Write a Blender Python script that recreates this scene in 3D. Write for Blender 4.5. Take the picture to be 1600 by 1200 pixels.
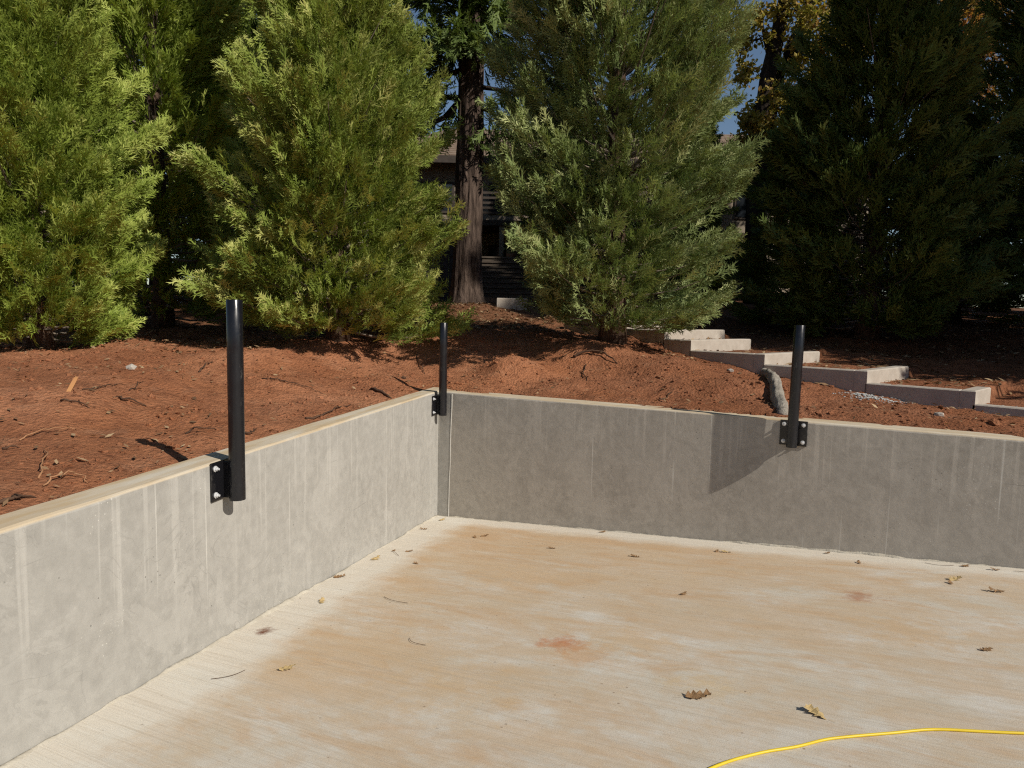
import bpy, bmesh, math, random
import numpy as np
from mathutils import Vector, Matrix

for o in list(bpy.data.objects):
    bpy.data.objects.remove(o)
S = bpy.context.scene
COL = S.collection
R = math.radians

# ------------------------------------------------------------------ camera
F_PX = 1102.7
PITCH, ROLL = R(5.392), R(1.166)
EYE = np.array([0.0, 0.0, 2.163])
_fwd = np.array([0, math.cos(PITCH), -math.sin(PITCH)])
_up = np.array([0, math.sin(PITCH), math.cos(PITCH)])
_rt = np.array([1.0, 0, 0])
RT = math.cos(ROLL) * _rt + math.sin(ROLL) * _up
UP = -math.sin(ROLL) * _rt + math.cos(ROLL) * _up
cam_d = bpy.data.cameras.new('camera')
cam = bpy.data.objects.new('camera', cam_d)
COL.objects.link(cam)
cam.matrix_world = Matrix(((RT[0], UP[0], -_fwd[0], EYE[0]), (RT[1], UP[1], -_fwd[1], EYE[1]),
                           (RT[2], UP[2], -_fwd[2], EYE[2]), (0, 0, 0, 1)))
cam_d.sensor_width = 36
cam_d.lens = 36 * F_PX / 1600
cam_d.clip_start = 0.05
cam_d.clip_end = 3000
S.camera = cam

# ------------------------------------------------------------------ sky, sun, exposure
SUN_AZ, SUN_EL = R(139.65), R(36.5)          # direction the light travels in plan, elevation
world = bpy.data.worlds.new('World')
S.world = world
world.use_nodes = True
wn = world.node_tree
bg = wn.nodes['Background']
sky = wn.nodes.new('ShaderNodeTexSky')
sky.sky_type = 'NISHITA'
sky.sun_disc = False
sky.sun_elevation = SUN_EL
sky.sun_rotation = math.atan2(-math.cos(SUN_AZ), -math.sin(SUN_AZ))
sky.air_density = 1.0
sky.dust_density = 0.25
sky.ozone_density = 1.8
wn.links.new(sky.outputs[0], bg.inputs[0])
bg.inputs[1].default_value = 0.070
LD = Vector((math.cos(SUN_AZ) * math.cos(SUN_EL), math.sin(SUN_AZ) * math.cos(SUN_EL), -math.sin(SUN_EL)))
sun_d = bpy.data.lights.new('sun', 'SUN')
sun_d.energy = 4.8
sun_d.angle = R(0.53)
sun_d.color = (1.0, 0.93, 0.82)
sun = bpy.data.objects.new('sun', sun_d)
COL.objects.link(sun)
sun.rotation_euler = LD.to_track_quat('-Z', 'Y').to_euler()
sun.location = (12, -10, 14)
S.view_settings.view_transform = 'Standard'
S.view_settings.look = 'None'
S.view_settings.gamma = 1.0
S.view_settings.exposure = 0.0
S.view_settings.use_curve_mapping = False
S.render.engine = 'CYCLES'
S.cycles.use_adaptive_sampling = True
S.cycles.adaptive_threshold = 0.014
S.cycles.filter_width = 1.2
S.cycles.use_denoising = False
S.cycles.max_bounces = 5
S.cycles.diffuse_bounces = 3
S.cycles.glossy_bounces = 2
S.cycles.transmission_bounces = 3
S.cycles.caustics_reflective = False
S.cycles.caustics_refractive = False

# ------------------------------------------------------------------ layout helpers
def ray(x, y):
    return RT * ((x - 800) / F_PX) - UP * ((y - 600) / F_PX) + _fwd

def at(x, y, Y):
    d = ray(x, y)
    return EYE + d * (Y / d[1])

C2 = np.array([-0.784, 7.512])                      # inner corner of the two walls, in plan
DL = np.array([-math.cos(R(78.372)), -math.sin(R(78.372))])
DR = np.array([math.cos(R(29.308)), -math.sin(R(29.308))])
NL = np.array([-DL[1], DL[0]]); NL = NL if NL @ DR > 0 else -NL
NR = np.array([-DR[1], DR[0]]); NR = NR if NR @ DL > 0 else -NR
ZT = 1.365                                           # level top of both walls
TL, TRW = 0.19, 0.26                                 # wall thicknesses
FU, FW = 0.0955, 0.0815                              # pad rises away from the corner along both walls
_inv = np.linalg.inv(np.array([DL, DR]).T)

def uw(x, y):
    q = _inv @ np.array([x - C2[0], y - C2[1]])
    return q[0], q[1]

def floor_z(x, y):
    u, w = uw(x, y)
    return FU * u + FW * w

def on_floor(px, py):
    d = ray(px, py)
    a = floor_z(EYE[0], EYE[1]); b = floor_z(d[0], d[1]) - floor_z(0, 0)
    k = (EYE[2] - a) / (b - d[2])
    return EYE + d * k

# value noise, vectorised
def _hash(i, j, s):
    n = (i * 374761393 + j * 668265263 + s * 974711) & 0xffffffff
    n = ((n ^ (n >> 13)) * 1274126177) & 0xffffffff
    return ((n ^ (n >> 16)) & 0xffff) / 65535.0

def vnoise(x, y, s=0):
    x = np.asarray(x, float); y = np.asarray(y, float)
    i = np.floor(x).astype(np.int64); j = np.floor(y).astype(np.int64)
    u = x - i; v = y - j
    u = u * u * (3 - 2 * u); v = v * v * (3 - 2 * v)
    return ((_hash(i, j, s) * (1 - u) + _hash(i + 1, j, s) * u) * (1 - v) +
            (_hash(i, j + 1, s) * (1 - u) + _hash(i + 1, j + 1, s) * u) * v) * 2 - 1

# ------------------------------------------------------------------ object helpers
def tag(o, label=None, cat=None, group=None, kind=None):
    if label: o['label'] = label
    if cat: o['category'] = cat
    if group: o['group'] = group
    if kind: o['kind'] = kind
    return o

def empty(name, loc, rz=0.0):
    o = bpy.data.objects.new(name, None)
    COL.objects.link(o)
    o.location = loc
    o.rotation_euler = (0, 0, rz)
    o.empty_display_size = 0.1
    return o

def link(name, me, mat=None, parent=None, smooth=False):
    o = bpy.data.objects.new(name, me)
    COL.objects.link(o)
    if mat is not None and not me.materials:
        me.materials.append(mat)
    if parent is not None:
        o.parent = parent
    if smooth:
        me.polygons.foreach_set('use_smooth', np.ones(len(me.polygons), bool))
    return o

def mesh(name, v, f, mat=None, parent=None, smooth=False):
    me = bpy.data.meshes.new(name)
    me.from_pydata([tuple(map(float, p)) for p in v], [], [tuple(map(int, q)) for q in f])
    me.update()
    return link(name, me, mat, parent, smooth)

def tri_mesh(name, V, rnd=None):
    """mesh from an (n,3,3) array of loose triangles, with a per-point random value"""
    n = len(V)
    me = bpy.data.meshes.new(name)
    me.vertices.add(n * 3)
    me.vertices.foreach_set('co', V.reshape(-1).astype(np.float32))
    me.loops.add(n * 3)
    me.loops.foreach_set('vertex_index', np.arange(n * 3, dtype=np.int32))
    me.polygons.add(n)
    me.polygons.foreach_set('loop_start', np.arange(0, n * 3, 3, dtype=np.int32))
    me.polygons.foreach_set('loop_total', np.full(n, 3, dtype=np.int32))
    me.update()
    if rnd is not None:
        a = me.attributes.new('tint', 'FLOAT', 'POINT')
        a.data.foreach_set('value', np.repeat(rnd, 3).astype(np.float32))
    return me

class MB:
    def __init__(s): s.v = []; s.f = []
    def add(s, v, f):
        k = len(s.v); s.v += [tuple(p) for p in v]; s.f += [tuple(i + k for i in q) for q in f]
    def box(s, c, d, ax=None):
        c = Vector(c); hx, hy, hz = d[0] / 2, d[1] / 2, d[2] / 2
        P = [Vector((x, y, z)) for z in (-hz, hz) for y in (-hy, hy) for x in (-hx, hx)]
        if ax is not None: P = [ax @ p for p in P]
        s.add([c + p for p in P], [(0, 2, 3, 1), (4, 5, 7, 6), (0, 1, 5, 4), (2, 6, 7, 3), (0, 4, 6, 2), (1, 3, 7, 5)])
    def tube(s, pts, rad, n=6, cap=True):
        pts = [Vector(p) for p in pts]
        rings = []
        up = Vector((0, 0, 1))
        for i, p in enumerate(pts):
            t = (pts[min(i + 1, len(pts) - 1)] - pts[max(i - 1, 0)]).normalized()
            a = t.cross(up if abs(t.z) < 0.95 else Vector((1, 0, 0))).normalized()
            b = t.cross(a)
            r = rad[i] if hasattr(rad, '__len__') else rad
            rings.append([p + (a * math.cos(k * 2 * math.pi / n) + b * math.sin(k * 2 * math.pi / n)) * r for k in range(n)])
        v = [q for rg in rings for q in rg]
        f = []
        for i in range(len(rings) - 1):
            for k in range(n):
                f.append((i * n + k, i * n + (k + 1) % n, (i + 1) * n + (k + 1) % n, (i + 1) * n + k))
        if cap:
            f.append(tuple(range(n)))
            f.append(tuple(reversed(range((len(rings) - 1) * n, len(rings) * n))))
        s.add(v, f)
    def build(s, name, mat, parent=None, smooth=False):
        o = mesh(name, s.v, s.f, mat, parent, smooth)
        bm = bmesh.new(); bm.from_mesh(o.data)
        bmesh.ops.recalc_face_normals(bm, faces=bm.faces)
        bm.to_mesh(o.data); bm.free()
        return o

# ------------------------------------------------------------------ materials
class Mat:
    def __init__(s, name, rough=0.8, spec=0.3):
        s.m = bpy.data.materials.new(name); s.m.use_nodes = True
        s.t = s.m.node_tree; s.b = s.t.nodes['Principled BSDF']
        s.b.inputs['Roughness'].default_value = rough
        s.b.inputs['Specular IOR Level'].default_value = spec
        s._tc = None
    def n(s, ty, **k):
        nd = s.t.nodes.new('ShaderNode' + ty)
        for a, v in k.items():
            if a.startswith('i_'):
                key = a[2:]
                key = int(key) if key.isdigit() else key.replace('_', ' ')
                s.set(nd.inputs[key], v)
            else:
                setattr(nd, a, v)
        return nd
    def set(s, inp, v):
        if isinstance(v, bpy.types.NodeSocket): s.t.links.new(v, inp)
        else: inp.default_value = v
    @property
    def obj(s):
        if s._tc is None: s._tc = s.n('TexCoord')
        return s._tc.outputs['Object']
    def mapped(s, vec, scale=(1, 1, 1), loc=(0, 0, 0), rot=(0, 0, 0)):
        m = s.n('Mapping'); s.set(m.inputs['Vector'], vec)
        m.inputs['Scale'].default_value = scale; m.inputs['Location'].default_value = loc; m.inputs['Rotation'].default_value = rot
        return m.outputs[0]
    def noise(s, vec, scale, detail=4, rough=0.55, dist=0.0):
        nd = s.n('TexNoise'); s.set(nd.inputs['Vector'], vec)
        nd.inputs['Scale'].default_value = scale; nd.inputs['Detail'].default_value = detail
        nd.inputs['Roughness'].default_value = rough; nd.inputs['Distortion'].default_value = dist
        return nd.outputs['Fac']
    def voro(s, vec, scale, feat='F1', rnd=1.0):
        nd = s.n('TexVoronoi', feature=feat); s.set(nd.inputs['Vector'], vec)
        nd.inputs['Scale'].default_value = scale; nd.inputs['Randomness'].default_value = rnd
        return nd
    def ramp(s, fac, stops):
        nd = s.n('ValToRGB'); s.set(nd.inputs[0], fac)
        el = nd.color_ramp.elements
        while len(el) < len(stops): el.new(0.5)
        for e, (p, c) in zip(el, stops):
            e.position = p
            e.color = (c, c, c, 1) if not hasattr(c, '__len__') else (*c, 1)
        return nd.outputs[0]
    def mix(s, fac, a, b, mode='MIX'):
        nd = s.n('MixRGB', blend_type=mode)
        s.set(nd.inputs[0], fac)
        for i, c in ((1, a), (2, b)):
            if isinstance(c, tuple): c = (*c, 1)
            s.set(nd.inputs[i], c)
        return nd.outputs[0]
    def math(s, op, a, b=0.0, clamp=False):
        nd = s.n('Math', operation=op, use_clamp=clamp); s.set(nd.inputs[0], a); s.set(nd.inputs[1], b)
        return nd.outputs[0]
    def col(s, c): s.set(s.b.inputs['Base Color'], (*c, 1) if isinstance(c, tuple) else c); return s
    def bump(s, h, strength=0.5, dist=0.01):
        nd = s.n('Bump'); s.set(nd.inputs['Height'], h)
        nd.inputs['Strength'].default_value = strength; nd.inputs['Distance'].default_value = dist
        s.t.links.new(nd.outputs[0], s.b.inputs['Normal']); return s

def mat_simple(name, c1, c2, scale=6, rough=0.8, spec=0.3, bump=0.3, dist=0.01, stretch=(1, 1, 1), metal=0.0):
    m = Mat(name, rough, spec)
    v = m.mapped(m.obj, stretch)
    n = m.noise(v, scale, 5)
    m.col(m.mix(m.ramp(n, [(0.3, 0.0), (0.7, 1.0)]), c1, c2))
    m.bump(m.noise(v, scale * 4, 4), bump, dist)
    m.b.inputs['Metallic'].default_value = metal
    return m.m

def mat_wall(name, ca, cb, seed):
    """trowelled grey concrete; object x runs along the wall, z up"""
    m = Mat(name, 0.75, 0.25)
    o = m.mapped(m.obj, loc=(seed, seed * 0.37, 0))
    big = m.noise(o, 1.1, 5, 0.6)
    c = m.mix(m.ramp(big, [(0.32, 0.0), (0.68, 1.0)]), ca, cb)
    fine = m.noise(o, 16, 6, 0.65)
    c = m.mix(m.ramp(fine, [(0.38, 0.0), (0.70, 0.55)]), c, tuple(x * 1.28 for x in cb))
    c = m.mix(m.ramp(m.noise(o, 5, 5, 0.6, 1.2), [(0.28, 0.22), (0.46, 0.0)]), c, tuple(x * 0.70 for x in ca))
    # vertical lime streaks running down from the top
    st = m.noise(m.mapped(o, (9, 1, 0.35)), 1.0, 3, 0.5)
    brk = m.noise(m.mapped(o, (3, 1, 2.2)), 1.0, 3, 0.6)
    stm = m.math('MULTIPLY', m.ramp(st, [(0.56, 0.0), (0.72, 0.32)]), m.ramp(brk, [(0.38, 0.1), (0.62, 1.0)]))
    c = m.mix(stm, c, tuple(min(x * 1.4, 0.85) for x in cb))
    thin = m.noise(m.mapped(o, (26, 1, 0.22)), 1.0, 2, 0.4)
    thm = m.math('MULTIPLY', m.ramp(thin, [(0.675, 0.0), (0.715, 0.45)]), m.ramp(m.noise(m.mapped(o, (1.5, 1, 1.2)), 1.3, 2), [(0.45, 0.0), (0.6, 1.0)]))
    c = m.mix(thm, c, (0.72, 0.70, 0.64))
    # drips that start at the top edge and fade out
    sz = m.n('SeparateXYZ'); m.set(sz.inputs[0], m.obj)
    dep = m.math('SUBTRACT', ZT, sz.outputs['Z'])
    dr_ = m.noise(m.mapped(o, (21, 1, 0.5)), 1.0, 3, 0.55)
    ln_ = m.noise(m.mapped(o, (6, 1, 0.02)), 1.0, 3, 0.6)
    fade = m.ramp(m.math('SUBTRACT', m.math('ADD', ln_, 0.12), dep), [(0.0, 0.0), (0.25, 1.0)])
    c = m.mix(m.math('MULTIPLY', m.ramp(dr_, [(0.57, 0.0), (0.66, 0.36)]), fade), c, tuple(min(x * 1.55, 0.8) for x in cb))
    # rough skim patches with ragged edges, and fine trowel scratches
    sk = m.noise(m.mapped(o, (1, 1, 0.8), (5.5, 0, 2.2)), 2.4, 8, 0.72, 0.8)
    c = m.mix(m.ramp(sk, [(0.555, 0.0), (0.575, 0.30), (0.75, 0.38)]), c, tuple(min(x * 1.30, 0.8) for x in cb))
    for rz_, sd_ in ((0.5, 1.0), (-0.7, 6.0)):
        sc_ = m.noise(m.mapped(o, (1.6, 1, 70), (sd_, 0, sd_), (0, rz_, 0)), 1.0, 2, 0.5)
        sm_ = m.math('MULTIPLY', m.ramp(sc_, [(0.69, 0.0), (0.73, 0.5)]), m.ramp(m.noise(m.mapped(o, loc=(sd_, 0, 0)), 1.9, 2), [(0.56, 0.0), (0.64, 1.0)]))
        c = m.mix(sm_, c, tuple(x * 0.66 for x in ca))
    # pin holes
    ph = m.voro(m.mapped(o, (1, 1, 1), (2.3, 1.1, 0.7)), 21)
    pm = m.math('MULTIPLY', m.ramp(ph.outputs['Distance'], [(0.05, 1.0), (0.11, 0.0)]), m.ramp(m.noise(o, 2.1, 3), [(0.52, 0.0), (0.60, 0.8)]))
    c = m.mix(pm, c, tuple(x * 0.42 for x in ca))
    # pale skim left by the trowel, thin curved ridges
    rid = m.noise(o, 2.6, 3, 0.5, 2.4)
    line = m.ramp(rid, [(0.488, 0.0), (0.5, 1.0), (0.512, 0.0)])
    line = m.math('MULTIPLY', line, m.ramp(m.noise(o, 1.7, 2), [(0.48, 0.0), (0.6, 1.0)]))
    c = m.mix(m.math('MULTIPLY', line, 0.30), c, tuple(x * 0.62 for x in ca))
    spots = m.voro(o, 38)
    sp = m.math('MULTIPLY', m.ramp(spots.outputs['Distance'], [(0.07, 1.0), (0.16, 0.0)]), m.ramp(m.noise(o, 3.1, 2), [(0.55, 0.0), (0.66, 0.7)]))
    c = m.mix(sp, c, (0.66, 0.64, 0.58))
    # soil-washed tan on the flat top
    sx = m.n('SeparateXYZ'); m.set(sx.inputs[0], m.obj)
    topm = m.ramp(m.math('SUBTRACT', sx.outputs['Z'], ZT - 0.02), [(0.004, 0.0), (0.012, 1.0)])
    tn = m.noise(m.mapped(o, (0.8, 6, 6)), 2.5, 5, 0.6)
    tan = m.mix(m.ramp(tn, [(0.35, 0.0), (0.65, 1.0)]), (0.50, 0.385, 0.24), (0.58, 0.52, 0.42))
    c = m.mix(topm, c, tan)
    m.col(c)
    h = m.math('ADD', m.math('MULTIPLY', m.noise(o, 3, 4, 0.5, 1.0), 0.7), m.math('MULTIPLY', fine, 0.35))
    h = m.math('ADD', h, m.math('MULTIPLY', line, 0.06))
    h = m.math('ADD', h, m.math('MULTIPLY', m.noise(o, 130, 3), 0.08))
    m.bump(h, 0.4, 0.012)
    return m.m

def mat_soil():
    m = Mat('red_soil', 0.95, 0.1)
    o = m.obj
    a = m.noise(o, 0.9, 5, 0.6)
    c = m.mix(m.ramp(a, [(0.35, 0.0), (0.65, 1.0)]), (0.40, 0.162, 0.076), (0.52, 0.235, 0.125))
    c = m.mix(m.ramp(m.noise(o, 0.55, 4, 0.6, 0.6), [(0.38, 0.55), (0.56, 0.0)]), c, (0.29, 0.112, 0.054))
    c = m.mix(m.ramp(m.noise(o, 2.6, 5, 0.7), [(0.55, 0.0), (0.70, 0.5)]), c, (0.46, 0.245, 0.145))
    b = m.noise(o, 7, 6, 0.7)
    c = m.mix(m.ramp(b, [(0.30, 0.65), (0.52, 0.0)]), c, (0.16, 0.058, 0.030))
    d = m.noise(o, 60, 4, 0.7)
    c = m.mix(m.ramp(d, [(0.58, 0.0), (0.75, 0.6)]), c, (0.40, 0.19, 0.11))
    v = m.voro(o, 55)
    c = m.mix(m.ramp(v.outputs['Distance'], [(0.06, 0.7), (0.2, 0.0)]), c, (0.38, 0.25, 0.16))
    # right-hand bank painted darker, standing in for grazing light and clod shadows
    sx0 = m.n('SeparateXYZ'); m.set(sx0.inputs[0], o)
    right_shade = m.ramp(m.math('ADD', m.math('MULTIPLY', sx0.outputs['X'], 0.22), m.math('MULTIPLY', a, 0.9)), [(0.35, 0.0), (1.1, 0.7)])
    c = m.mix(right_shade, c, m.mix(1.0, c, (0.60, 0.56, 0.56), 'MULTIPLY'))
    # dry leaf crumbs and bark dust away from the freshly graded bank
    sx = m.n('SeparateXYZ'); m.set(sx.inputs[0], o)
    far = m.ramp(m.math('MULTIPLY', m.math('ADD', sx.outputs['Y'], m.math('MULTIPLY', a, 3.0)), 0.05), [(0.56, 0.0), (0.72, 0.75)])
    lit = m.mix(m.ramp(m.noise(o, 24, 5, 0.75), [(0.4, 0.0), (0.66, 1.0)]), (0.075, 0.036, 0.022), (0.24, 0.125, 0.062))
    c = m.mix(far, c, lit)
    m.col(c)
    h = m.math('ADD', m.noise(o, 22, 6, 0.72), m.math('MULTIPLY', m.noise(o, 90, 4, 0.7), 0.5))
    h = m.math('ADD', h, m.math('MULTIPLY', m.voro(o, 34).outputs['Distance'], 0.5))
    m.bump(h, 0.95, 0.042)
    return m.m

def mat_floor():
    """broom-finished slab washed with red soil; local x runs along the right wall"""
    m = Mat('broomed_concrete', 0.85, 0.2)
    o = m.obj
    sx = m.n('SeparateXYZ'); m.set(sx.inputs[0], o)
    X, Y = sx.outputs['X'], sx.outputs['Y']          # Y: distance from the right wall's face is -Y
    dr = m.math('MULTIPLY', Y, -1.0)
    cphi = float(DR @ NL); sphi = float(-NR @ NL)
    dl = m.math('ADD', m.math('MULTIPLY', X, cphi), m.math('MULTIPLY', Y, sphi))
    wash = m.noise(m.mapped(o, (0.7, 1.2, 1)), 1.25, 8, 0.68, 0.6)
    wash2 = m.noise(m.mapped(o, (0.9, 2.6, 1), (4, 2, 0)), 1.7, 6, 0.65, 0.8)
    c = m.mix(m.ramp(m.noise(o, 2.2, 5, 0.6), [(0.35, 0.0), (0.65, 1.0)]), (0.575, 0.52, 0.425), (0.65, 0.61, 0.54))
    # soil wash, strongest towards the low corner
    near = m.math('ADD', dl, m.math('MULTIPLY', dr, 1.35))
    lowc = m.ramp(m.math('MULTIPLY', near, 0.1), [(0.12, 0.28), (0.45, 0.13), (0.85, 0.0)])
    patchy = m.math('MULTIPLY', m.math('SUBTRACT', m.noise(m.mapped(o, (0.8, 1.6, 1), (9, 4, 0)), 5.5, 7, 0.72), 0.5), 0.55)
    w = m.math('ADD', m.math('ADD', wash, lowc), patchy)
    c = m.mix(m.ramp(w, [(0.47, 0.0), (0.62, 0.55), (0.80, 0.85)]), c, (0.56, 0.40, 0.24))
    w2 = m.math('ADD', wash2, m.math('MULTIPLY', lowc, 0.5))
    c = m.mix(m.ramp(w2, [(0.55, 0.0), (0.74, 0.75)]), c, (0.54, 0.35, 0.19))
    c = m.mix(m.ramp(m.noise(o, 11, 7, 0.75), [(0.48, 0.0), (0.70, 0.45)]), c, (0.54, 0.42, 0.29))
    # lime bloom along the foot of both walls
    en = m.noise(o, 2.9, 6, 0.7)
    el = m.math('SUBTRACT', dl, m.math('MULTIPLY', en, 0.56))
    er = m.math('SUBTRACT', dr, m.math('MULTIPLY', en, 0.40))
    c = m.mix(m.ramp(el, [(0.0, 0.75), (0.22, 0.0)]), c, (0.73, 0.70, 0.62))
    c = m.mix(m.ramp(er, [(0.0, 0.72), (0.20, 0.0)]), c, (0.73, 0.70, 0.62))
    # rust-red spots of soil
    for (px, py), r_, colr, st in (((880, 1006), 0.17, (0.50, 0.19, 0.08), 0.85), ((915, 1022), 0.26, (0.56, 0.33, 0.16), 0.55), ((411, 987), 0.085, (0.16, 0.055, 0.028), 1.0),
                                   ((1345, 932), 0.17, (0.40, 0.18, 0.09), 0.75), ((1410, 985), 0.4, (0.58, 0.39, 0.21), 0.55), ((985, 1000), 0.35, (0.60, 0.42, 0.24), 0.5),
                                   ((1095, 1068), 0.22, (0.60, 0.44, 0.24), 0.6), ((700, 1080), 0.45, (0.58, 0.41, 0.23), 0.5), ((590, 1010), 0.6, (0.58, 0.42, 0.25), 0.4), ((830, 900), 0.55, (0.60, 0.41, 0.23), 0.5)):
        p = on_floor(px, py) - np.array([*C2, 0])
        lx, ly = float(p[:2] @ DR), float(-(p[:2] @ NR))
        dv = m.n('VectorMath', operation='SUBTRACT'); m.set(dv.inputs[0], m.mapped(o, (1, 1, 0))); dv.inputs[1].default_value = (lx, ly, 0)
        sc = m.mapped(dv.outputs[0], (0.85, 1.0, 1), rot=(0, 0, R(12)))
        ln = m.n('VectorMath', operation='LENGTH'); m.set(ln.inputs[0], sc)
        q = m.math('ADD', m.math('DIVIDE', ln.outputs['Value'], r_), m.math('MULTIPLY', m.math('SUBTRACT', m.noise(o, 9, 6, 0.75), 0.5), 2.8))
        c = m.mix(m.math('MULTIPLY', m.ramp(q, [(0.15, 1.0), (0.75, 0.0)]), st), c, colr)
    # grit
    gr = m.voro(o, 11); gr2 = m.voro(m.mapped(o, (1, 1, 1), (3.1, 7.7, 0)), 27)
    gm_ = m.ramp(m.noise(o, 0.9, 3), [(0.45, 0.15), (0.62, 1.0)])
    c = m.mix(m.math('MULTIPLY', m.ramp(gr.outputs['Distance'], [(0.045, 0.9), (0.075, 0.0)]), gm_), c, (0.16, 0.10, 0.06))
    c = m.mix(m.math('MULTIPLY', m.ramp(gr2.outputs['Distance'], [(0.06, 0.6), (0.11, 0.0)]), gm_), c, (0.30, 0.21, 0.13))
    # broom lines
    br = m.noise(m.mapped(o, (0.9, 84, 1)), 1.0, 4, 0.75)
    br2 = m.noise(m.mapped(o, (0.22, 13, 1)), 1.0, 3, 0.6)
    brm = m.ramp(m.noise(o, 0.7, 3), [(0.3, 0.35), (0.6, 1.0)])
    c = m.mix(m.math('MULTIPLY', m.ramp(br, [(0.36, 0.42), (0.52, 0.0)]), brm), c, (0.42, 0.35, 0.26))
    c = m.mix(m.math('MULTIPLY', m.ramp(br2, [(0.33, 0.12), (0.48, 0.0)]), brm), c, (0.46, 0.40, 0.31))
    g = m.noise(o, 190, 3, 0.7)
    c = m.mix(m.ramp(g, [(0.3, 0.28), (0.48, 0.0)]), c, (0.40, 0.34, 0.26))
    m.col(c)
    h = m.math('ADD', m.math('MULTIPLY', br, 0.8), m.math('MULTIPLY', g, 0.35))
    h = m.math('ADD', h, m.math('MULTIPLY', m.noise(o, 3, 4), 0.8))
    m.bump(h, 0.35, 0.012)
    return m.m

def mat_leaf(name, ca, cb, cc, trans=0.25, rough=0.55):
    m = Mat(name, rough, 0.25)
    a = m.n('Attribute', attribute_name='tint').outputs['Fac']
    c = m.ramp(a, [(0.0, ca), (0.55, cb), (1.0, cc)])
    m.col(c)
    tr = m.n('BsdfTranslucent'); m.set(tr.inputs[0], m.mix(0.6, c, m.mix(1.0, c, (0.9, 1.0, 0.35), 'MULTIPLY')))
    mx = m.n('MixShader'); mx.inputs[0].default_value = trans
    m.t.links.new(m.b.outputs[0], mx.inputs[1]); m.t.links.new(tr.outputs[0], mx.inputs[2])
    m.t.links.new(mx.outputs[0], m.t.nodes['Material Output'].inputs[0])
    return m.m

def mat_bark(name, ca, cb, scale=7):
    m = Mat(name, 0.95, 0.1)
    v = m.mapped(m.obj, (1, 1, 0.16))
    n = m.noise(v, scale, 6, 0.65, 0.6)
    c = m.mix(m.ramp(n, [(0.36, 0.0), (0.62, 1.0)]), ca, cb)
    c = m.mix(m.ramp(m.noise(m.obj, 3, 3), [(0.5, 0.0), (0.7, 0.4)]), c, tuple(x * 0.6 for x in ca))
    m.col(c)
    m.bump(n, 1.0, 0.09)
    return m.m

def mat_post():
    m = Mat('black_paint', 0.32, 0.5)
    v = m.mapped(m.obj, (1, 1, 0.35))
    sc = m.noise(v, 22, 6, 0.75)
    dust = m.noise(m.obj, 5, 5, 0.7)
    k = m.math('MULTIPLY', m.ramp(sc, [(0.56, 0.0), (0.70, 1.0)]), m.ramp(dust, [(0.40, 0.0), (0.60, 0.9)]))
    c = m.mix(k, (0.008, 0.008, 0.010), (0.10, 0.095, 0.09))
    m.col(c)
    m.set(m.b.inputs['Roughness'], m.ramp(dust, [(0.3, 0.14), (0.7, 0.42)]))
    m.bump(m.noise(m.obj, 40, 3), 0.06, 0.004)
    return m.m

M = {}
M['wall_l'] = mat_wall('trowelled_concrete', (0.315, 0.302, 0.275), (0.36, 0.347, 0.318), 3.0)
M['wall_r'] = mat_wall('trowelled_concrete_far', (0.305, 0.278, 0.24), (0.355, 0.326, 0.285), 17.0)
M['fillet'] = mat_simple('pale_mortar', (0.40, 0.36, 0.29), (0.52, 0.48, 0.40), 9, 0.9, 0.15, 0.7, 0.01)
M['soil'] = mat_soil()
M['floor'] = mat_floor()
M['step'] = mat_simple('tan_concrete', (0.37, 0.325, 0.275), (0.46, 0.415, 0.36), 7, 0.85, 0.2, 0.4, 0.008)
M['post'] = mat_post()
M['zinc'] = mat_simple('zinc_bolt', (0.62, 0.63, 0.64), (0.75, 0.75, 0.75), 30, 0.35, 0.5, 0.1, 0.002, metal=0.25)
M['cord'] = mat_simple('yellow_rubber', (0.62, 0.44, 0.015), (0.72, 0.53, 0.03), 8, 0.45, 0.4, 0.05, 0.002)
M['gravel'] = mat_simple('pale_gravel', (0.24, 0.24, 0.23), (0.50, 0.50, 0.48), 9, 0.85, 0.2, 0.3)
M['sock'] = mat_simple('grey_geotextile', (0.20, 0.175, 0.145), (0.33, 0.30, 0.255), 9, 0.95, 0.1, 0.8, 0.02)
M['root'] = mat_simple('dark_root', (0.055, 0.032, 0.022), (0.12, 0.07, 0.045), 20, 0.95, 0.1, 0.5)
M['straw'] = mat_simple('pale_twig', (0.30, 0.15, 0.075), (0.40, 0.22, 0.12), 20, 0.9, 0.1, 0.4)
M['stake'] = mat_simple('orange_wood', (0.36, 0.17, 0.07), (0.46, 0.24, 0.10), 14, 0.85, 0.2, 0.4, stretch=(1, 1, 0.2))
M['stone'] = mat_simple('pale_stone', (0.33, 0.29, 0.24), (0.46, 0.42, 0.37), 12, 0.9, 0.2, 0.4)
M['oakleaf_a'] = mat_simple('dry_leaf_tan', (0.42, 0.29, 0.13), (0.54, 0.41, 0.20), 30, 0.75, 0.25, 0.4)
M['oakleaf_b'] = mat_simple('dry_leaf_brown', (0.20, 0.115, 0.055), (0.31, 0.185, 0.09), 30, 0.75, 0.25, 0.4)
M['bark'] = mat_bark('red_cedar_bark', (0.03, 0.021, 0.017), (0.135, 0.098, 0.078), 9)
M['bark_dark'] = mat_bark('dark_bark', (0.018, 0.014, 0.012), (0.055, 0.043, 0.036), 6)
M['bark_young'] = mat_bark('young_bark', (0.06, 0.038, 0.026), (0.15, 0.10, 0.07), 12)
M['twig'] = mat_simple('grey_twig', (0.13, 0.10, 0.075), (0.26, 0.22, 0.18), 6, 0.9, 0.1, 0.3)
M['leaf_y'] = mat_leaf('cedar_green_bright', (0.15, 0.205, 0.032), (0.29, 0.37, 0.062), (0.52, 0.58, 0.15), 0.25)
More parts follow.
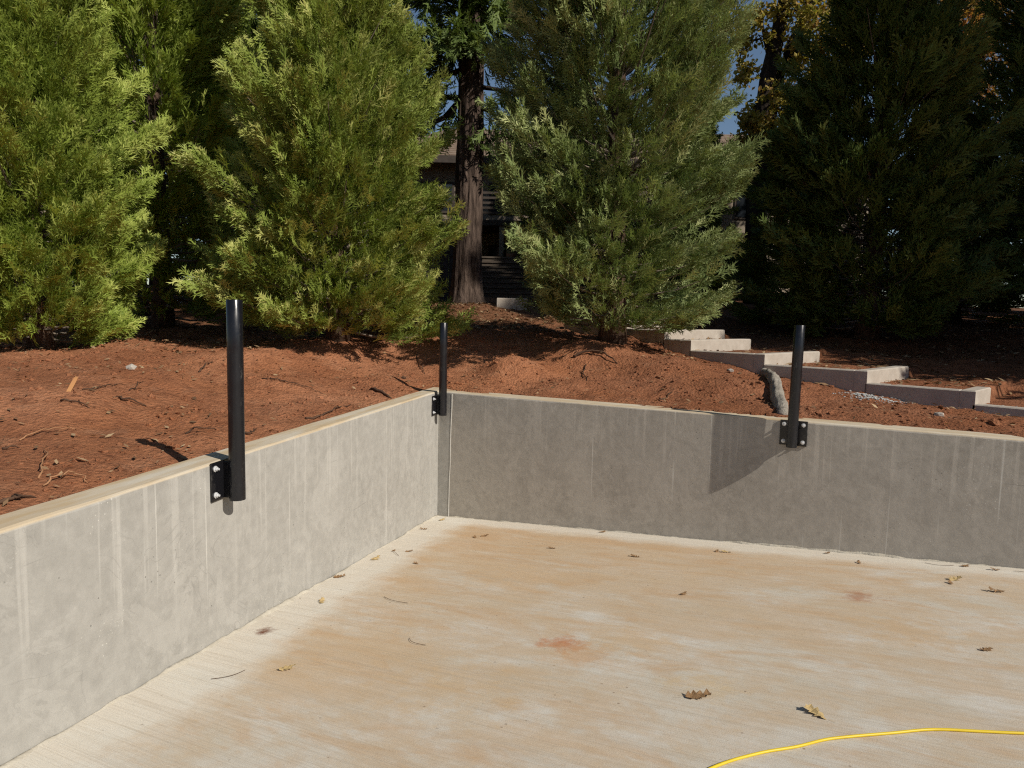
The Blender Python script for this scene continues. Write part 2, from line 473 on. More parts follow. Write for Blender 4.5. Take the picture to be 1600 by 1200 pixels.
M['leaf_m'] = mat_leaf('cedar_green', (0.145, 0.195, 0.035), (0.275, 0.345, 0.068), (0.52, 0.53, 0.17), 0.27)
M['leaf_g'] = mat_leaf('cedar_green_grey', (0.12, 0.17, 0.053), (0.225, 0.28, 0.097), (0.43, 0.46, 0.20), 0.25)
M['leaf_d'] = mat_leaf('cedar_green_dark', (0.08, 0.125, 0.03), (0.14, 0.195, 0.05), (0.22, 0.25, 0.07), 0.3)  # darker cedar green: shade on the right-hand trees put into the colour
M['oak_y'] = mat_leaf('oak_yellow', (0.16, 0.18, 0.035), (0.42, 0.33, 0.07), (0.46, 0.27, 0.08), 0.45)
M['oak_o'] = mat_leaf('oak_orange', (0.15, 0.13, 0.03), (0.36, 0.20, 0.05), (0.42, 0.14, 0.045), 0.4)
M['litter'] = mat_leaf('leaf_litter', (0.10, 0.055, 0.03), (0.26, 0.16, 0.085), (0.46, 0.34, 0.20), 0.1, 0.85)
M['stucco'] = mat_simple('beige_stucco', (0.26, 0.215, 0.165), (0.31, 0.26, 0.20), 3, 0.9, 0.1, 0.2)
M['shingle'] = mat_simple('brown_shingle', (0.16, 0.115, 0.085), (0.26, 0.20, 0.155), 5, 0.9, 0.1, 0.4)
M['trim'] = mat_simple('dark_trim', (0.05, 0.04, 0.034), (0.08, 0.065, 0.055), 6, 0.8, 0.2, 0.2)
M['plank'] = mat_simple('weathered_plank', (0.07, 0.055, 0.044), (0.14, 0.115, 0.092), 6, 0.9, 0.1, 0.4, stretch=(0.2, 1, 1))
M['board'] = mat_simple('dark_board', (0.028, 0.028, 0.032), (0.06, 0.058, 0.06), 6, 0.85, 0.2, 0.4, stretch=(1, 1, 0.2))
gm = Mat('window_glass', 0.08, 0.5); gm.col((0.02, 0.024, 0.03)); M['glass'] = gm.m

# ------------------------------------------------------------------ stairs in the bank (positions used by the terrain too)
TH = R(45)
SD = np.array([math.cos(TH), -math.sin(TH)])          # direction the stair descends
SQ = np.array([math.sin(TH), math.cos(TH)])           # across the stair, away from the viewer
NOSE = []                                             # front left corner of every step, top height
_p0 = np.array([(1194 - 800) / F_PX * 9.36, 9.36])
for (px, z) in ((956, 2.165), (1036, 2.03), (1078, 1.894), (1194, 1.748), (1356, 1.613), (1528, 1.468)):
    k_ = (px - 800) / F_PX
    s_ = (k_ * _p0[1] - _p0[0]) / (SD[0] - k_ * SD[1])
    NOSE.append((_p0 + SD * s_, z))
NOSE.append((NOSE[-1][0] + SD * 1.15, 1.325))
S_POS = [float((p - _p0) @ SD) for p, z in NOSE]

# ------------------------------------------------------------------ terrain
CTRL = []
def cp(px, py, Y):
    CTRL.append(tuple(at(px, py, Y)))
for a in ((80, 548, 8.5), (-250, 560, 8.5), (250, 535, 9.0), (500, 530, 9.5), (380, 545, 8.6), (300, 512, 12), (100, 500, 12.5), (-300, 500, 13),
          (727, 474, 17), (720, 512, 10.4), (640, 512, 10.6), (830, 516, 10.6), (760, 512, 11.6), (640, 488, 14), (850, 500, 13), (935, 533, 9.5), (800, 560, 8.5), (600, 575, 8.0), (450, 590, 7.2),
          (900, 590, 7.8), (1050, 560, 8.5), (1150, 590, 7.5), (1195, 576, 9.1), (1300, 592, 8.4), (1450, 622, 7.6), (1560, 640, 7.0), (1100, 552, 9.7), (1050, 536, 10.4), (980, 522, 11.2),
          (1250, 541, 11.5), (1330, 527, 12.8), (1450, 560, 11), (1550, 590, 9.5), (1595, 516, 14), (1200, 525, 13.5), (200, 575, 6.5), (100, 600, 5.2), (300, 640, 5.2),
          (1450, 505, 16), (1000, 480, 17), (400, 470, 17), (100, 460, 17), (1800, 520, 15), (1800, 620, 8.5)):
    cp(*a)
for u in np.arange(-0.4, 9.1, 0.8):                   # soil behind the left wall lies a little below its top
    p = C2 + DL * u - NL * (TL + 0.08); CTRL.append((p[0], p[1], ZT - (0.05 + 0.07 * min(1, max(0, u / 3)))))
    p = C2 + DL * u - NL * (TL + 0.7); CTRL.append((p[0], p[1], ZT - 0.03 + 0.02 * min(1, max(0, u / 3))))
for w in np.arange(-0.2, 9.1, 0.8):
    p = C2 + DR * w - NR * (TRW + 0.05); CTRL.append((p[0], p[1], ZT - 0.02))
    p = C2 + DR * w - NR * (TRW + 0.5); CTRL.append((p[0], p[1], ZT + 0.02))
CTRL = np.array(CTRL)
NEAR_FAR = 20.0

def base_z(x, y):
    """inverse-distance weighted ground from the control heights, plus the far hillside"""
    x = np.asarray(x, float); y = np.asarray(y, float)
    num = np.zeros_like(x); den = np.zeros_like(x)
    for cx, cy, cz in CTRL:
        w = 1.0 / ((x - cx) ** 2 + (y - cy) ** 2 + 0.06) ** 1.7
        num += w * cz; den += w
    z = num / den
    far = np.clip((y - 16) / 30, 0, 1)
    hill = 2.45 + np.clip(y - 17, 0, 60) * 0.085
    z = z * (1 - np.clip((y - 15) / 5, 0, 1)) + hill * np.clip((y - 15) / 5, 0, 1)
    side = np.clip((np.abs(x) - 11) / 8, 0, 1)
    z = z * (1 - side) + (1.7 + np.clip(y, 0, 40) * 0.04) * side
    return z

def terr(x, y, detail=True):
    x = np.atleast_1d(np.asarray(x, float)); y = np.atleast_1d(np.asarray(y, float))
    z = base_z(x, y)
    # stair treads filled with soil
    s = (x - _p0[0]) * SD[0] + (y - _p0[1]) * SD[1]
    q = (x - _p0[0]) * SQ[0] + (y - _p0[1]) * SQ[1]
    tz = np.full_like(z, NOSE[0][1] - 0.03)
    for i in range(len(NOSE) - 1):
        tz = np.where(s > S_POS[i] - 0.07, NOSE[i + 1][1] - 0.03, tz)
    sz = np.interp(s, S_POS, [z_ - 0.27 for _, z_ in NOSE])
    kf = np.clip((q + 1.3) / 1.2, 0, 1) * (s > S_POS[1]) * np.clip((S_POS[-1] + 1 - s), 0, 1)
    z = np.where(q <= 0.07, z * (1 - kf) + sz * kf, z)
    inside = np.where((q > 0.07) & (s > S_POS[0] - 1) & (s < S_POS[-1] + 0.2), np.clip((2.5 - q) / 0.7, 0, 1), 0)
    z = z * (1 - inside) + tz * inside
    if detail:
        k = 1 - 0.6 * inside
        z = z + k * (0.030 * vnoise(x * 1.3, y * 1.3, 1) + 0.022 * vnoise(x * 3.1, y * 3.1, 2) + 0.016 * vnoise(x * 7.3, y * 7.3, 3)
                     + 0.011 * np.maximum(0, vnoise(x * 15, y * 15, 4)) + 0.006 * vnoise(x * 27, y * 27, 5))
    # under the pad
    dl = (x - C2[0]) * NL[0] + (y - C2[1]) * NL[1]
    dr = (x - C2[0]) * NR[0] + (y - C2[1]) * NR[1]
    q_ = _inv @ np.array([x - C2[0], y - C2[1]])
    pad = (dl > -TL / 2) & (dr > -TRW / 2)
    z = np.where(pad, FU * q_[0] + FW * q_[1] - 0.25, z)
    return z

def on_ground(px, py):
    d = ray(px, py)
    ks = np.concatenate([np.arange(2.0, 14, 0.02), np.arange(14, 40, 0.1)])
    P = EYE[None] + d[None] * (ks / d[1])[:, None]
    zz = terr(P[:, 0], P[:, 1])
    hit = np.nonzero((P[:, 2] <= zz) & ~(((P[:, :2] - C2) @ NL > -TL) & ((P[:, :2] - C2) @ NR > -TRW)))[0]
    p = P[hit[0]] if len(hit) else P[-1]
    p[2] = terr(p[0], p[1])[0]
    return p

def axis(lo, hi, step, ext):
    a = list(np.arange(lo, hi, step)); s_ = step; up = [a[-1]]; dn = [a[0]]
    while up[-1] < ext: s_ *= 1.22; up.append(up[-1] + s_)
    s_ = step
    while dn[-1] > -ext: s_ *= 1.22; dn.append(dn[-1] - s_)
    return np.array(dn[:0:-1] + a + up[1:])
gx = axis(-7.2, 8.0, 0.056, 900); gy = axis(-2.0, 12.6, 0.056, 900)
XX, YY = np.meshgrid(gx, gy)
ZZ = terr(XX.ravel(), YY.ravel())
nx, ny = len(gx), len(gy)
idx = np.arange(nx * ny).reshape(ny, nx)
quads = np.stack([idx[:-1, :-1], idx[:-1, 1:], idx[1:, 1:], idx[1:, :-1]], -1).reshape(-1, 4)
me = bpy.data.meshes.new('ground')
me.vertices.add(nx * ny); me.vertices.foreach_set('co', np.stack([XX.ravel(), YY.ravel(), ZZ], -1).astype(np.float32).ravel())
me.loops.add(quads.size); me.loops.foreach_set('vertex_index', quads.ravel().astype(np.int32))
me.polygons.add(len(quads)); me.polygons.foreach_set('loop_start', np.arange(0, quads.size, 4, dtype=np.int32)); me.polygons.foreach_set('loop_total', np.full(len(quads), 4, np.int32))
me.update()
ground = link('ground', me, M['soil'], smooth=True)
tag(ground, 'red-brown graded soil bank rising to the trees', kind='structure')

# ------------------------------------------------------------------ concrete pad
U0, W0 = 10.0, 10.0
fv, ff = [], []
n_ = 40
for i in range(n_ + 1):
    for j in range(n_ + 1):
        u = -0.1 + (U0 + 0.1) * i / n_; w = -0.1 + (W0 + 0.1) * j / n_
        p = DL * u + DR * w
        fv.append((p @ DR, -(p @ NR), FU * u + FW * w))
for i in range(n_):
    for j in range(n_):
        a = i * (n_ + 1) + j
        ff.append((a, a + n_ + 1, a + n_ + 2, a + 1))
pad = mesh('concrete_pad', fv, ff, M['floor'])
pad.matrix_world = Matrix(((DR[0], -NR[0], 0, C2[0]), (DR[1], -NR[1], 0, C2[1]), (0, 0, 1, 0), (0, 0, 0, 1)))
pad.data.flip_normals() if pad.data.polygons[0].normal.z < 0 else None
tag(pad, 'tan stained broom-finished concrete slab in front of the walls', kind='structure')

# ------------------------------------------------------------------ retaining walls
def wall(name, D, N, t, slope, x0, x1, mat, label, seed, dz=0.0):
    """solid wall with eased top edges; local x along, -y into the bank"""
    xs = np.arange(x0, x1 + 0.01, 0.09)
    zt = ZT + dz
    rows = []
    for x in xs:
        fz = slope * max(x, 0) - 0.15
        w1 = 0.003 * vnoise(x * 1.7, seed, seed) + 0.0016 * vnoise(x * 6, seed, seed + 1)
        w2 = 0.004 * vnoise(x * 1.1, seed + 5, seed) + 0.0018 * vnoise(x * 8, seed, seed + 2)
        w1, w2 = float(w1), float(w2)
        rr = 0.015 + 0.005 * float(vnoise(x * 4, seed, seed + 9))
        prof = [(0, fz)]
        for k in range(1, 8):
            z = fz + (zt - rr - fz) * k / 8
            prof.append((0.0025 * float(vnoise(x * 2.1, z * 2.1 + seed, seed + 3)), z))
        prof += [(w1, zt - rr + w2), (w1 - rr * 0.3, zt - rr * 0.3 + w2), (w1 - rr, zt + w2),
                 (-t / 2, zt + w2 * 0.6), (-t + 0.02, zt + w2 * 0.4), (-t, zt - 0.015), (-t, fz)]
        rows.append([(x, y, z) for y, z in prof])
    k = len(rows[0]); v = [p for r_ in rows for p in r_]; f = []
    for i in range(len(rows) - 1):
        for j in range(k):
            j2 = (j + 1) % k
            f.append((i * k + j, i * k + j2, (i + 1) * k + j2, (i + 1) * k + j))
    f.append(tuple(range(k))); f.append(tuple(reversed(range((len(rows) - 1) * k, len(rows) * k))))
    o = mesh(name, v, f, mat)
    bm = bmesh.new(); bm.from_mesh(o.data); bmesh.ops.recalc_face_normals(bm, faces=bm.faces); bm.to_mesh(o.data); bm.free()
    o.matrix_world = Matrix(((D[0], N[0], 0, C2[0]), (D[1], N[1], 0, C2[1]), (0, 0, 1, 0), (0, 0, 0, 1)))
    tag(o, label, 'wall')
    # ragged mortar fillet at the foot
    fv, ff = [], []
    xs = np.arange(0.0, x1 - 0.2, 0.03)
    for x in xs:
        z = slope * x
        a = 0.014 + 0.012 * float(vnoise(x * 5, 3, seed + 20)) + 0.012 * float(vnoise(x * 19, 3, seed + 21))
        b = 0.008 + 0.010 * float(vnoise(x * 3.5, 8, seed + 22)) + 0.008 * float(vnoise(x * 16, 3, seed + 23))
        a = max(a, 0.006); b = max(b, 0.003)
        fv += [(x, -0.004, z - 0.02), (x, 0.003, z + b), (x, a * 0.45, z + b * 0.4 + 0.003), (x, a, z + 0.004), (x, a + 0.006, z - 0.02)]
    for i in range(len(xs) - 1):
        for j in range(4):
            ff.append((i * 5 + j, i * 5 + j + 1, (i + 1) * 5 + j + 1, (i + 1) * 5 + j))
    ob = mesh('mortar_fillet', fv, ff, M['fillet'], o, True)
    return o

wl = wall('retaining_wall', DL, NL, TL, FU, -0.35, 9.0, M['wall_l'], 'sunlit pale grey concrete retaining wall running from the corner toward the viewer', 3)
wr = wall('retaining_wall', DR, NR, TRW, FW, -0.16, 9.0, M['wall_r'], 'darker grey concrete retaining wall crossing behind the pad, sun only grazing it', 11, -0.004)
# plaster return beside the inner corner of the far wall
sv, sf = [], []
zs = np.linspace(0.0, ZT - 0.02, 24)
for z in zs:
    e = 0.150 + 0.003 * float(vnoise(z * 5, 2, 5)) + 0.02 * z
    sv += [(0.0, 0.004, z), (e - 0.006, 0.0065, z), (e, 0.0105, z), (e + 0.004, -0.004, z)]
for i in range(len(zs) - 1):
    for j in range(3):
        sf.append((i * 4 + j, (i + 1) * 4 + j, (i + 1) * 4 + j + 1, i * 4 + j + 1))
mesh('plaster_return', sv, sf, M['wall_l'], wr, False)
# ------------------------------------------------------------------ stairs
def curb(mb, p, d, n, length, thick, z0, z1):
    P = [p, p + d * length, p + d * length + n * thick, p + n * thick]
    e = 0.012
    Q = [p + d * e + n * e, p + d * (length - e) + n * e, p + d * (length - e) + n * (thick - e), p + d * e + n * (thick - e)]
    v = [(*a, z0) for a in P] + [(*a, z1 - e) for a in P] + [(*a, z1) for a in Q]
    f = []
    for k in range(4):
        k2 = (k + 1) % 4
        f += [(k, k2, 4 + k2, 4 + k), (4 + k, 4 + k2, 8 + k2, 8 + k)]
    f.append((8, 9, 10, 11))
    mb.add(v, f)
SLAB = ['topmost garden step, mostly hidden by the big cedar', 'second garden step, its pale end showing under the cedar branches', 'garden step with a wide sunlit riser just right of the big cedar',
        'middle garden step crossing behind the right black post', 'garden step with a short sunlit riser right of the black post', 'lowest full garden step at the right edge above the gravel', 'grey step end cut by the right edge of the frame']
LEN = [1.8, 1.8, 1.83, 1.82, 1.6, 0.72, 1.5]
for i, (p, z) in enumerate(NOSE):
    root = empty('concrete_step', (*p, z))
    tag(root, SLAB[i], 'step', 'concrete garden steps in the bank')
    back = 1.0 if i == 0 else S_POS[i] - S_POS[i - 1]
    mb = MB(); curb(mb, -SD * 0.15, SD, SQ, 0.15, LEN[i], -0.36, 0); mb.build('riser', M['step'], root)
    mb = MB(); curb(mb, -SD * (back + 0.02), SD, SQ, back - 0.132, 0.145, -0.36, -0.003); mb.build('side_curb', M['step'], root)

# ------------------------------------------------------------------ black guard posts
def hex_bolt():
    mb = MB()
    n = 14
    mb.tube([(0, 0, 0), (0, 0.004, 0)], 0.0165, n)
    mb.tube([(0, 0.004, 0), (0, 0.014, 0)], 0.0115, 6)
    mb.tube([(0, 0.014, 0), (0, 0.024, 0)], 0.006, 8)
    return mb
BOLT = None
def post(D, N, along, off, zb, zt, label, lean=0.0):
    global BOLT
    p = C2 + D * along
    root = bpy.data.objects.new('guard_post', None); COL.objects.link(root)
    root.empty_display_size = 0.1
    root.matrix_world = Matrix(((D[0], N[0], 0, p[0]), (D[1], N[1], 0, p[1]), (0, 0, 1, zb), (0, 0, 0, 1)))
    tag(root, label, 'post', 'black steel guard posts bolted to the walls')
    ro, L, n = 0.042, zt - zb, 28
    v, f = [], []
    for (r_, z) in ((ro, 0), (ro, L * 0.25), (ro, L * 0.5), (ro, L * 0.75), (ro, L - 0.002), (ro - 0.0015, L), (ro - 0.006, L), (ro - 0.006, L - 0.2), (ro - 0.006, 0.2), (ro - 0.006, 0), (ro, 0)):
        for k in range(n):
            a = 2 * math.pi * k / n
            v.append((r_ * math.cos(a) + lean * z, off + r_ * math.sin(a), z))
    for i in range(10):
        for k in range(n):
            f.append((i * n + k, i * n + (k + 1) % n, (i + 1) * n + (k + 1) % n, (i + 1) * n + k))
    mesh('pipe', v, f, M['post'], root, True)
    for (x, y, z, hx, hy, hz, nm) in ((0, 0.0075, 0.106, 0.106, 0.0055, 0.104, 'base_plate'), (0, (off - ro + 0.013) / 2 + 0.004, 0.106, 0.0055, (off - ro - 0.013) / 2 + 0.010, 0.100, 'web_plate')):
        mb = MB(); mb.box((x, y, z), (2 * hx, 2 * hy, 2 * hz)); o = mb.build(nm, M['post'], root)
        b = o.modifiers.new('edge', 'BEVEL'); b.width = 0.0025; b.segments = 2
    # weld bead between web and pipe
    mb = MB()
    for sx in (-1, 1):
        mb.tube([(sx * 0.008, off - ro + 0.002, 0.01 + 0.19 * k / 14) for k in range(15)], [0.005 + 0.0015 * (k % 2) for k in range(15)], 6)
    mb.build('weld_bead', M['post'], root, True)
    for sx in (-1, 1):
        for sz in (0.035, 0.177):
            if BOLT is None:
                b = hex_bolt().build('bolt', M['zinc'], root); BOLT = b.data
            else:
                b = link('bolt', BOLT, None, root)
            b.location = (sx * 0.075, 0.013, sz)
            b.rotation_euler = (0, random.Random(int(sx * 10 + sz * 1000 + along * 7)).uniform(0, 1), 0)
    return root
post(DL, NL, 3.843, 0.093, 1.156, 2.226, 'nearest and tallest black pipe post bolted to the sunlit left wall')
post(DL, NL, 0.135, 0.090, 1.122, 2.094, 'black pipe post at the inner corner where the two walls meet')
post(DR, NR, 3.572, 0.088, 1.155, 2.148, 'black pipe post on the far wall showing all four bolts of its plate', 0.012)

# ------------------------------------------------------------------ conifers
def spray_template(rng, n=9, L=0.27, w=0.020, curl=0.05, sub=2):
    T = []
    def spike(b, d, l, wd):
        d = d / np.linalg.norm(d)
        s_ = np.cross(d, np.array([0, 0, 1.0]) + rng.normal(0, 0.22, 3)); s_ /= np.linalg.norm(s_)
        T.append((b - s_ * wd * 0.5, b + s_ * wd * 0.5, b + d * l))
    ax = lambda t: np.array([t * L, 0, curl * t * t])
    spike(ax(0.62), ax(1.0) - ax(0.62) + rng.normal(0, 0.01, 3), L * 0.45, w)
    spike(ax(0.0), ax(0.75) - ax(0), L * 0.75, w * 0.7)
    for k in range(n):
        t = 0.10 + 0.82 * k / n
        sd = 1 if k % 2 else -1
        a = R(rng.uniform(22, 44)) * sd
        l = L * (0.20 + 0.36 * (1 - t) ** 0.8) * rng.uniform(0.8, 1.2)
        d = np.array([math.cos(a), math.sin(a), rng.normal(0, 0.14)])
        b = ax(t)
        spike(b, d, l, w)
        for q in range(sub):
            a2 = a + R(rng.uniform(25, 45)) * (1 if q % 2 else -1)
            spike(b + d * l * rng.uniform(0.3, 0.6), np.array([math.cos(a2), math.sin(a2), rng.normal(0, 0.2)]), l * rng.uniform(0.45, 0.65), w * 0.85)
    return np.array(T)

_rt_ = np.random.default_rng(7)
TEMPL = [spray_template(_rt_, 8, 0.24, 0.0165) for _ in range(6)]
TEMPL_LO = [spray_template(_rt_, 7, 0.27, 0.028, 0.05, 1) for _ in range(4)]

def unit(a):
    return a / np.maximum(np.linalg.norm(a, axis=-1, keepdims=True), 1e-9)

def place_sprays(rng, pos, dirs, outw, scale, tint, templ):
    """fan sprays at pos pointing along dirs, flat sides turned roughly outwards"""
    x = unit(dirs)
    z = unit(outw * 0.45 - np.array(LD) * 0.95 + rng.normal(0, 0.48, x.shape))
    z = unit(z - (z * x).sum(-1, keepdims=True) * x)
    y = np.cross(z, x)
    which = rng.integers(0, len(templ), len(pos))
    Vs, Ts = [], []
    for k, T in enumerate(templ):
        m_ = which == k
        if not m_.any(): continue
        B = np.stack([x[m_], y[m_], z[m_]], 1)                       # n,3(axis),3
        P = np.einsum('tvk,nkc->ntvc', T, B) * scale[m_][:, None, None, None] + pos[m_][:, None, None, :]
        Vs.append(P.reshape(-1, 3, 3)); Ts.append(np.repeat(tint[m_], len(T)))
    return np.concatenate(Vs), np.concatenate(Ts)

def conifer(name, base, height, prof, leaf, label, seed, branches=300, per=26, spray=1.0, bare=0.15, trunk_r=0.11, rise=0.5, droop=0.35, templ=None, bark='bark_young',
            group='cedars growing on the bank', lean=(0, 0), front_bias=0.0, browning=0.06, tip_only=0.35):
    rng = np.random.default_rng(seed)
    templ = templ or TEMPL
    base = np.array(base, float)
    root = empty(name, base)
    tag(root, label, 'tree', group)
    # trunk
    mb = MB(); pts, rad = [], []
    for k in range(15):
        t = k / 14
        pts.append((lean[0] * t * height + 0.03 * math.sin(t * 9 + seed), lean[1] * t * height + 0.03 * math.cos(t * 7 + seed), -0.12 + t * height * 0.97))
        rad.append(trunk_r * (1 - t) ** 0.9 + 0.012 + (0.45 * trunk_r if k == 0 else 0.12 * trunk_r if k == 1 else 0))
    mb.tube(pts, rad, 12); mb.build('trunk', M[bark], root, True)
    P, D, O, SC, TN = [], [], [], [], []
    limbs = MB()
    toCam = unit(-base[:2])
    for b in range(branches):
        h = bare + (1 - bare) * ((b + rng.uniform(0, 1)) / branches) ** 0.95
        z = h * height
        a = b * 2.39996 + rng.normal(0, 0.25)
        rad_ = np.array([math.cos(a), math.sin(a), 0])
        facing = rad_[0] * toCam[0] + rad_[1] * toCam[1]
        r = np.interp(h, prof[0], prof[1]) * (0.80 + 0.30 * rng.random() ** 1.5)
        clump = 1 + 0.18 * math.sin(3 * a + h * 17 + seed) + 0.14 * math.sin(5 * a - h * 31 + seed)
        r *= clump
        gap = float(vnoise(a * 1.9 + seed, h * height * 1.5, seed + 40))
        r *= 1 + 0.16 * gap
        dens = 1.0 if gap > -0.35 else 0.42
        low = max(0.0, 1 - (h - bare) / 0.3)
        up = rise * (0.6 + 0.8 * rng.random()) * (1 - 0.75 * low) - droop * 0.55 * low
        curve = 0.32 * r
        st = np.array([lean[0] * z, lean[1] * z, z])
        def bp(s_):
            return st + rad_ * r * s_ + np.array([0, 0, r * up * s_ + curve * (s_ ** 2.2 - 0.62 * s_)])
        pp = [bp(s_) for s_ in (0, 0.3, 0.62, 0.9)]
        limbs.tube(pp, [0.010 + 0.010 * r, 0.010 + 0.004 * r, 0.008, 0.004], 4, False)
        lat = np.array([-rad_[1], rad_[0], 0])
        n = int(per * (0.55 + 0.6 * r / max(prof[1])) * (1.0 if facing > -0.25 else 1 - front_bias) * dens)
        btint = rng.normal(0, 0.17)
        s_ = 1 - (1 - tip_only) * rng.random(n) ** 1.25
        side = rng.choice([-1, 1], n)
        wid = (0.30 * r * (1.08 - s_) + 0.05) * rng.random(n) ** 0.7 * 1.5
        for q in range(n):
            c = bp(s_[q])
            ang = side[q] * (0.35 + 0.75 * rng.random()) * (1.15 - s_[q] * 0.75)
            d = rad_ * math.cos(ang) + lat * math.sin(ang)
            pos = c + lat * side[q] * wid[q] + np.array([0, 0, rng.normal(0, 0.05) - 0.03 * (1 - s_[q])])
            uu = 0.95 * rise + 0.8 * rng.random() - low * (0.35 + droop * 0.6 * rng.random())
            d = d + np.array([0, 0, uu]) + rng.normal(0, 0.16, 3)
            P.append(pos); D.append(d); O.append(rad_ + np.array([0, 0, 0.15])); SC.append(spray * (0.7 + 0.6 * rng.random()))
            t_ = 0.42 + btint + rng.normal(0, 0.12) + 0.38 * (s_[q] - 0.72)
            if rng.random() < browning * (1 + 2 * low): t_ = 0.9 + 0.1 * rng.random()
            TN.append(min(max(t_, 0), 1))
    tag(limbs.build('limbs', M['twig'] if bark == 'bark_young' else M[bark], root), kind='stuff')
    V, T = place_sprays(rng, np.array(P), np.array(D), np.array(O), np.array(SC), np.array(TN), templ)
    tag(link('crown', tri_mesh('crown', V, T), M[leaf], root), kind='stuff')
    return root

def gpt(px, Y, drop=0.03):
    x = (px - 800) / F_PX * Y
    return (x, Y, float(terr(x, Y, False)[0]) - drop)

conifer('cedar_tree', gpt(62, 8.5), 7.9, ((0, .08, .16, .30, .43, .6, .8, 1), (0.95, 1.12, 1.18, 0.88, 0.62, 0.45, 0.25, 0.05)), 'leaf_y', 'bright yellow-green young cedar at the left edge of the frame', 21, 450, 66, 1.0, 0.02, 0.10, 0.75, 0.25, front_bias=0.45)
conifer('cedar_tree', gpt(524, 9.4), 7.7, ((0, .08, .2, .28, .42, .6, .8, 1), (1.20, 1.40, 1.42, 1.22, 0.84, 0.54, 0.25, 0.05)), 'leaf_m', 'broad green young cedar behind the nearest black post', 33, 470, 68, 1.0, 0.025, 0.12, 0.65, 0.4, browning=0.08, front_bias=0.45)
conifer('cedar_tree', gpt(952, 9.6), 11.0, ((0, .06, .16, .3, .42, .7, 1), (1.15, 1.32, 1.40, 1.42, 1.40, 1.0, 0.05)), 'leaf_g', 'big grey-green cedar standing on the bank right of the brown trunk', 45, 600, 66, 0.97, 0.025, 0.14, 0.55, 0.4, browning=0.04, front_bias=0.5)
conifer('cedar_tree', gpt(252, 11.6), 10.5, ((0, .1, .3, .6, 1), (1.3, 1.6, 1.5, 1.1, 0.05)), 'leaf_y', 'dim green cedar in the gap between the two bright left-hand cedars', 57, 330, 36, 1.25, 0.02, 0.13, 0.5, 0.3, templ=TEMPL_LO, front_bias=0.5)
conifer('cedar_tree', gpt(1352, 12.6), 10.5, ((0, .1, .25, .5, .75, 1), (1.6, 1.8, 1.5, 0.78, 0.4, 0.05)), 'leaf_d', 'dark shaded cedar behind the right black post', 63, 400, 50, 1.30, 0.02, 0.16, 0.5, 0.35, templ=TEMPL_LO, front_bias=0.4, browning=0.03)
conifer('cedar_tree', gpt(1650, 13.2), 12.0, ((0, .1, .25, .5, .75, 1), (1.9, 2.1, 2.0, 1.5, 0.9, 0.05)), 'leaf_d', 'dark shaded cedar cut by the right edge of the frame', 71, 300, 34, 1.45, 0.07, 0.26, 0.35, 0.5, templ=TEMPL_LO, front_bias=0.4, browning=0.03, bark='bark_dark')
conifer('cedar_tree', gpt(205, 14.6), 16.0, ((0, .2, .3, .6, 1), (1.6, 2.0, 2.1, 1.6, 0.05)), 'leaf_m', 'tall cedar whose bare dark trunk shows beside the left-edge cedar', 83, 240, 26, 1.7, 0.2, 0.24, 0.3, 0.5, templ=TEMPL_LO, front_bias=0.4)

# ---- old cedar with a bare furrowed trunk
def furrowed_trunk(root, r0, r1, h, mat, seed, ns=72, nz=90):
    v, f = [], []
    for i in range(nz + 1):
        t = i / nz; z = -0.25 + t * h
        flare = 0.42 * math.exp(-max(z, 0) / 0.28)
        r = r0 + (r1 - r0) * t
        for k in range(ns):
            a = 2 * math.pi * k / ns
            g = float(vnoise(a * 6.3 + 0.5 * math.sin(z * 1.4), z * 0.9, seed)); g2 = float(vnoise(a * 14, z * 1.7, seed + 1))
            rr = r * (1 + flare * (1 + 0.45 * math.sin(5 * a + seed)) + 0.11 * g + 0.06 * g2)
            v.append((rr * math.cos(a) + 0.04 * math.sin(z * 0.35), rr * math.sin(a), z))
    for i in range(nz):
        for k in range(ns):
            f.append((i * ns + k, i * ns + (k + 1) % ns, (i + 1) * ns + (k + 1) % ns, (i + 1) * ns + k))
    return mesh('trunk', v, f, mat, root, True)

